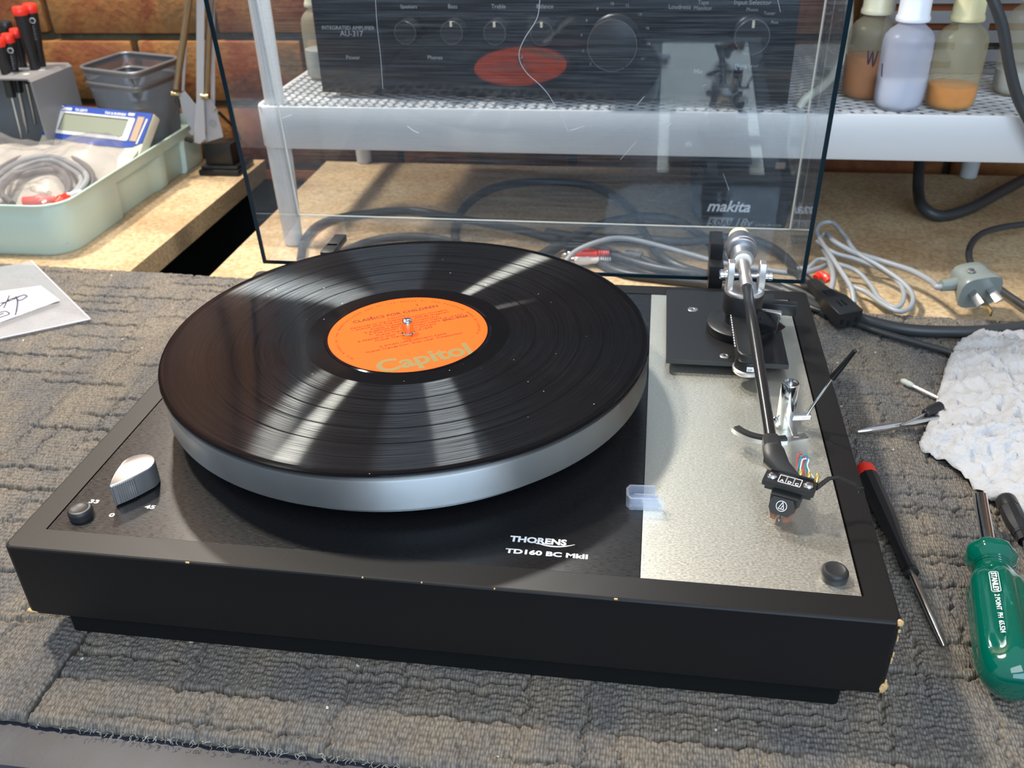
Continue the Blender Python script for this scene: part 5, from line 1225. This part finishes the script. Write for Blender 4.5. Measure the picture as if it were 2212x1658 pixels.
def driver(u0, v0, u1, v1, y, r, hl, label, cap=True, mark=False):
    top = aty(u0, v0, y); low = aty(u1, v1, y); dxy = (top-low).normalized()
    o = empty('precision_screwdriver', (low.x, y, KZ), label, 'screwdriver', 'precision screwdrivers in the grey rack')
    prof = [(r*.72, -hl), (r*.80, -hl+.004), (r*.74, -hl*.6), (r*.92, -hl*.45), (r, -.010), (r, -.0075)]
    mb = MB(); mb.lathe(top, dxy, prof, 12); mb.build('handle', M['blackplastic'], o, smooth=40)
    mb = MB(); mb.lathe(top, dxy, [(r*1.02, -.0098), (r*1.06, -.0080), (r*1.0, -.0012), (r*.86, 0), (r*.3, .0002)], 20); mb.build('cap', M['red'] if cap else M['blackplastic'], o, smooth=40)
    mb = MB(); mb.cyl(top - dxy*(hl-.001), top - dxy*(hl+.052), .0016, 10); mb.build('blade', M['steel'], o)
    if mark:
        fw = (CAM-top); fw = (fw - dxy*fw.dot(dxy)).normalized(); exx = dxy.cross(fw)
        c = top - dxy*.018 + fw*r*1.02
        mb = MB(); pts = [c + (exx*math.cos(a) + dxy*math.sin(a))*.0032 for a in [2*math.pi*i/6 for i in range(7)]]; mb.tube(pts, .0004, n=5); mb.build('hex_mark', M['white'], o)
        mb = MB()
        for k in range(6): mb.cyl(c - dxy*(.0065+.0030*k) - exx*.0011, c - dxy*(.0065+.0030*k) + exx*(.0011 if k % 2 else .0006), .0003, 5); mb.cyl(c - dxy*(.0065+.0030*k) - exx*.0011, c - dxy*(.0082+.0030*k) - exx*.0008, .0003, 5)
        mb.build('worn_print', M['whitedim'], o)
    return o
driver(63, 8, 88, 137, .785, .0080, .088, 'tall red-capped screwdriver with a hexagon logo, rightmost in the rack', mark=True)
driver(40, 14, 75, 143, .768, .0080, .090, 'tall red-capped screwdriver just left of the hexagon-marked one')
driver(32, 62, 49, 140, .782, .0070, .066, 'short red-capped screwdriver behind, at the middle of the rack')
driver(15, 73, 31, 150, .758, .0072, .070, 'short red-capped screwdriver with a round mark, front of rack', mark=True)
driver(10, 45, 28, 138, .796, .0076, .078, 'screwdriver with an all-black end, at the left of the rack', cap=False)
driver(-6, 82, 13, 159, .742, .0072, .070, 'short red-capped screwdriver cut by the left picture edge')

# ================================================================ DESK LAMP (spring arm)
lp = empty('spring_arm_lamp', (-.455, .800, BZ), 'pale grey spring-arm desk lamp stem on a black base by the brick wall', 'lamp')
mb = MB(); mb.b2(-.4860, -.4310, .7800, .8330, BZ, BZ+.0075, .0015); mb.b2(-.4830, -.4330, .7830, .8300, BZ+.0075, BZ+.0120, .0015); mb.b2(-.4770, -.4400, .7880, .8200, BZ+.012, .0330, .0010)
mb.build('clamp_base', M['black'], lp)
LYp = .795
def lpt(u, v, y=LYp): return aty(u, v, y)
def plate(pts, y, th, name, mt_):
    P = [aty(u, v, y) for u, v in pts]; mb = MB(); mb.prism([(q.x, q.z) for q in P], (0, y, 0), (1, 0, 0), (0, 0, 1), (0, 1, 0), th); return mb.build(name, mt_, lp, smooth=0, bevel=.0004)
plate([(386, 205), (398, 196), (430, 235), (440, 300), (424, 298), (394, 245)], LYp-.010, .0012, 'bracket_plate', M['lampgrey'])
plate([(424, -560), (446, -560), (440, 215), (444, 300), (432, 311), (420, 308), (418, 290), (424, 215)], LYp-.014, .0012, 'arm_bar', M['lampgrey'])
plate([(433, 215), (448, 208), (466, 232), (480, 285), (482, 296), (440, 309), (437, 300), (446, 290)], LYp-.004, .0012, 'bracket_plate', M['lampgrey'])
plate([(452, -560), (464, -560), (464, 235), (455, 240)], LYp+.004, .0012, 'arm_bar', M['lampgrey'])
plate([(425, -560), (440, -560), (398, 195), (392, 198)], LYp+.006, .0012, 'arm_bar', M['lampgrey'])
def springm(u0, v0, u1, v1, y, r_c):
    a, b = aty(u0, v0, y), aty(u1, v1, y); d = (b-a); L_ = d.length; d.normalize(); e1 = d.orthogonal().normalized(); e2 = d.cross(e1); turns = int(L_/.0021); pts = []
    for i in range(turns*8): t = i/(turns*8); an = i*math.pi/4; pts.append(a + d*L_*t + (e1*math.cos(an) + e2*math.sin(an))*r_c)
    mb = MB(); mb.tube(pts, .00095, n=5); return mb.build('tension_spring', M['spring'], lp, smooth=60)
springm(381, 192, 432, -160, LYp-.012, .0036); springm(446, 200, 462, -160, LYp-.008, .0036)
for u, v, y in ((373, 203, LYp-.012), (436, 208, LYp-.016)):
    p = aty(u, v, y); mb = MB(); mb.lathe(p - Vector((.001, 0, 0)), (1, 0, -.02), [(.0030, 0), (.0036, .0005), (.0036, .0030), (.0022, .0035), (.0022, .0060), (.0034, .0065), (.0034, .0100), (.0028, .0105)], 18); mb.build('spring_pin', M['brass'], lp)
mb = MB(); p = aty(409, 285, LYp-.02); mb.lathe(p, (1, -.2, 0), [(.003, 0), (.0038, .001), (.0038, .004)], 16); mb.build('wing_screw', M['chrome'], lp)
mb = MB(); p = aty(408, 302, LYp-.018); mb.box(p, (.010, .006, .005), Matrix.Rotation(R(20), 3, 'Y'), .001); mb.build('adjuster_knob', M['blackplastic'], lp)
mb = MB(); p = aty(444, 300, LYp-.005); mb.lathe(p, (0, -1, 0), [(.0032, 0), (.0032, .002), (.0022, .003)], 16); p = aty(463, 238, LYp-.005); mb.lathe(p, (0, -1, 0), [(.0020, 0), (.0020, .002)], 12); mb.build('pivot_bolt', M['steel'], lp)
mb = MB(); p = aty(460, 267, LYp-.0046); mb.cyl(p, p + Vector((0, -.0003, 0)), .0050, 24); mb.build('round_sticker', M['whitedim'], lp)
cable('lamp_cord', [aty(470, 240, LYp+.01), aty(488, 258, .82), aty(505, 275, .85), aty(520, 300, .86)], .0020, M['rubber'], parent=lp)

# ================================================================ ZIP BAG WITH LABEL
zb = empty('zip_bag', (-.47, .38, 0), 'small clear zip bag with a handwritten white label on the left carpet', 'plastic bag')
zc = [Vector((-.530, .4790, .0012)), Vector((-.3960, .3600, .0012)), Vector((-.500, .2860, .0012)), Vector((-.640, .405, .0012))]
def quad(cs, u, v): return (cs[0]*(1-u) + cs[1]*u)*(1-v) + (cs[3]*(1-u) + cs[2]*u)*v
def zfn(u, v):
    p = quad(zc, u, v); e = min(u, 1-u, v, 1-v)
    p.z += .0010 + .0035*min(1, e*6) + .0016*noise.noise(Vector((u*4, v*7, 3)))*min(1, e*8); return p
mb = MB(); mb.grid(zfn, 40, 40)
mb.grid(lambda u, v: quad(zc, u, v) + Vector((0, 0, .0002)), 8, 8); mb.build('bag_film', M['bagflat'], zb, smooth=80)
mb = MB(); mb.tube([zfn(i/20, 0) for i in range(21)], .0007, n=5); mb.tube([zfn(1, i/20) for i in range(21)], .0007, n=5); mb.build('sealed_edge', M['paper'], zb, smooth=60)
lc = [on(u, v, .0058) for u, v in ((88, 617), (130, 648), (0, 697), (-90, 660))]
mb = MB(); P = [lc[0], lc[1], on(0, 696, .0058), on(-120, 745, .0058), on(-120, 680, .0058), on(0, 629, .0058)]
mb.prism([(p.x, p.y) for p in P], (0, 0, .0057), (1, 0, 0), (0, 1, 0), (0, 0, 1), .0002); mb.build('paper_label', M['paper'], zb, smooth=0)
mb = MB()
for st in ([(-10, 668), (8, 655), (22, 646), (36, 642), (52, 637), (58, 640), (46, 648), (38, 648)], [(20, 638), (14, 652), (8, 665)], [(34, 640), (38, 650), (36, 668), (33, 680)], [(0, 655), (20, 650), (40, 641)], [(-5, 676), (12, 672), (20, 678), (4, 684), (-8, 688)], [(-6, 682), (8, 676)]):
    mb.tube([on(u, v, .0061) for u, v in st], .00060, n=4, smooth=4)
mb.build('handwriting', M['ink'], zb, smooth=60)

# ================================================================ RIGHT: TISSUE, SWAB, TOOLS
def tissue():
    rnd = random.Random(3)
    outline_px = [(1985, 950), (2002, 925), (2018, 880), (2030, 840), (2040, 800), (2052, 765), (2070, 738), (2100, 714), (2134, 708), (2150, 712), (2212, 712), (2330, 730), (2400, 900), (2400, 1100), (2300, 1180), (2212, 1136), (2180, 1100), (2150, 1078), (2110, 1056), (2070, 1012), (2030, 985), (2002, 970)]
    pts = [on(u, v, .006) for u, v in outline_px]; cen = Vector((.385, .235, 0)); n = len(pts)
    mb = MB(); nr = 46; na = 22*7
    P, _ = spline(pts + [pts[0]], 7, 1); P = P[:-1]; na = len(P)
    rings = []
    for k in range(nr+1):
        t = k/nr; rg = []
        for i, p in enumerate(P):
            q = cen.lerp(p, max(t, .004)); s_ = Vector((q.x*38, q.y*38, 2.0))
            edge = 1-t
            hgt = .0045 + .019*(1-t**2.2) 
            n1 = noise.noise(s_*.55); n2 = 1-abs(noise.noise(s_*1.1+Vector((5, 5, 5)))); n3 = 1-abs(noise.noise(s_*2.6)); n4 = noise.noise(s_*7)
            z_ = hgt + .012*n1*(1-t*.6) + .012*(n2-.7)*(.5+.5*edge) + .0095*(n3-.7) + .0040*(1-abs(n4)-.7) + .0008*noise.noise(s_*15)
            if t > .93: z_ = z_*(1-(t-.93)/.07*.25)
            z_ = max(z_, .0015); jit = .0025*noise.noise(Vector((q.x*120, q.y*120, 9)))*t
            rg.append(Vector((q.x+jit, q.y+jit, z_)))
        rings.append(rg)
    bmv = [[mb.bm.verts.new(p) for p in rg] for rg in rings]
    for a, b in zip(bmv, bmv[1:]):
        for i in range(na): mb.bm.faces.new((a[i], a[(i+1) % na], b[(i+1) % na], b[i]))
    o = mb.build('crumpled_tissue', M['tissue'], smooth=80)
    sd = o.modifiers.new('thick', 'SOLIDIFY'); sd.thickness = .0004
    return tag(o, 'crumpled white paper tissue on the carpet at the right edge', 'tissue')
tissue()
# swab
sw = empty('cotton_swab', on(1990, 840, 0), 'white cotton swab poking out from under the tissue', 'cotton swab')
a = on(1966, 830, .0035); b = on(2080, 885, .0030); d = (b-a).normalized()
mb = MB(); mb.cyl(a, b, .00115, 12); mb.build('stick', M['whiteplastic'], sw)
mb = MB(); mb.lathe(a + d*.003, -d, [(.0012, 0), (.0021, .0020), (.0024, .0045), (.0021, .0062), (.0024, .0078), (.0018, .0100), (.0006, .0110)], 18); mb.build('cotton_tip', mat('grubby_cotton', (.46, .47, .42), .95, bump=.5, bscale=900), sw)
# chrome driver blade emerging to the left and second one above
td = empty('flat_screwdriver', on(1950, 922, 0), 'chrome blade of a screwdriver pointing left from under the tissue', 'screwdriver')
a = on(1852, 932, .0036); b = on(2065, 898, .0060)
mb = MB(); dd = (b-a).normalized(); mb.tube([a, a + dd*.008, a + dd*.016, b], [.0014, .0024, .0028, .0028], n=14); mb.build('blade', M['chrome'], td, smooth=60)
d2 = b + dd*.07
mb = MB(); mb.cyl(b - dd*.002, b + dd*.020, .0045, 10); mb.build('handle', M['blackplastic'], td)
td = empty('precision_screwdriver', on(2000, 895, 0), 'thin screwdriver with black collar crossing above the chrome blade under the tissue', 'screwdriver')
a = on(1945, 918, .0085); b = on(1998, 893, .0090); dd = (b-a).normalized()
mb = MB(); mb.cyl(a, b + dd*.002, .00085, 10); mb.build('blade', M['steel'], td)
mb = MB(); mb.lathe(b, dd, [(.0026, 0), (.0033, .001), (.0033, .004), (.0040, .006), (.0040, .016)], 12); mb.build('handle', M['blackplastic'], td)
# black precision driver with red cap, beside the plinth
def laying_driver(a, b, hl, r, label, capmt, name='precision_screwdriver', tipl=.004):
    o = empty(name, Vector((a.x, a.y, 0)), label, 'screwdriver'); d = (b-a).normalized()
    prof = [(r*.80, 0), (r*.96, .0010)]
    mb = MB(); mb.lathe(a, d, [(r*.55, -.0004), (r*.86, .0008), (r*.98, .0024), (r*1.0, .0100)], 20); mb.build('end_cap', capmt, o, smooth=50)
    mb = MB(); mb.lathe(a + d*.0100, d, [(r*1.0, 0), (r*1.02, .004), (r*1.0, hl*.34), (r*.92, hl*.46), (r*.66, hl*.60), (r*.58, hl*.70), (r*.66, hl*.86), (r*.60, hl-.0135), (r*.70, hl-.0125), (r*.70, hl-.0105), (r*.4, hl-.0100)], 10); mb.build('handle', M['blackplastic'], o, smooth=25)
    mb = MB(); L_ = (b-a).length; mb.lathe(a + d*(hl-.002), d, [(.0019, 0), (.0019, L_-hl-.012), (.0017, L_-hl-.0115), (.0017, L_-hl-.004), (.0010, L_-hl+.002)], 14); mb.build('blade', M['steel'], o, smooth=40)
    return o
a = on(1866, 1008, .0095); b = on(2040, 1396, .0024)
laying_driver(a, b, (on(1962, 1238, .0055)-a).length, .0062, 'black precision screwdriver with red end cap lying against the right plinth side', M['red'])
a = on(2170, 1075, .0105); b = on(2290, 1330, .0028)
laying_driver(a, b, (on(2199, 1150, .0075)-a).length + .002, .0062, 'black screwdriver shaft leaving under the tissue at the right picture edge', M['blackplastic'])
# green driver
gd = empty('green_screwdriver', on(2150, 1330, 0), 'large screwdriver with a translucent green fluted handle in the right foreground', 'screwdriver')
GA = on(2138, 1192, .0190); GB = on(2186, 1478, .0168); gdv = (GB-GA).normalized(); GL = (GB-GA).length + .004
def flute(q): return 1 - .055*(0.5+0.5*math.cos(6*q))**2.5
def gl(prof, fn, n=72):
    pass
mb = MB(); ax1 = gdv; a1 = Vector((0, 0, 1)); a1 = (a1 - ax1*a1.dot(ax1)).normalized(); b1 = ax1.cross(a1); R0 = .0152
pr = [(.0060, .0), (.0118, .0004), (.0136, .0030), (.0138, .0060), (.0120, .0100), (.0098, .0125), (.0096, .0150), (.0102, .0190), (.0126, .0240), (.0148, .0285), (.0152, .0340), (.0156, GL-.026), (.0153, GL-.016), (.0130, GL-.007), (.0095, GL-.002), (.0050, GL)]
rings = []
for k, (r_, h_) in enumerate(pr):
    amt = 1.0 if (h_ > .022 and h_ < GL-.010) else (.9 if h_ < .008 else .0)
    rg = []
    for j in range(72):
        q = 2*math.pi*j/72
        f_ = 1 - amt*.10*(0.5+0.5*math.cos(6*q+math.pi))**1.2 if h_ > .01 else 1 - amt*.06*(0.5+.5*math.cos(8*q))
        rg.append(GA + ax1*h_ + (a1*math.cos(q) + b1*math.sin(q))*r_*f_)
    rings.append(rg)
mb.rings(rings); mb.build('handle', M['green'], gd, smooth=40)
mb = MB()
for k in range(4): mb.lathe(GA + ax1*(.0118+.0020*k), ax1, [(.0100, 0), (.0103, .0004), (.0103, .0008), (.0100, .0012)], 40)
mb.build('neck_ring', M['green'], gd)
mb = MB(); s1 = on(2098, 1010, .0200); mb.cyl(GA - ax1*.0005, GA - ax1*.050, .0040, 24); mb.build('shaft', M['chrome'], gd)
# lettering runs down the handle on its upper left flank
nf = (a1*math.cos(R(0)) + Vector((0, 0, 0))).normalized(); nv = (CAM - (GA+GB)/2).normalized(); nv = (nv - ax1*nv.dot(ax1)).normalized()
nf = nv; upv = nf.cross(ax1)
base_ = GA + nf*.0160 
text('brand_lettering', 'STANLEY', base_ + ax1*.0345 - upv*.0011, .0036, M['white'], gd, ax1, upv, .95, .00012)
mb = MB(); c0 = base_ + ax1*.0338 + upv*.0001
fr_ = [(0, -.0020), (.0010, -.0032), (.0210, -.0032), (.0220, -.0020), (.0220, .0020), (.0210, .0032), (.0010, .0032), (0, .0020), (0, -.0020)]
mb.tube([c0 + ax1*p[0]*.68 + upv*p[1]*.66 for p in fr_], .00018, n=5); mb.build('logo_frame', M['white'], gd, smooth=0)
text('size_lettering', '2 POINT  PH  65.524', base_ + ax1*.0505 - upv*.0010, .0032, M['white'], gd, ax1, upv, .95, .00004)
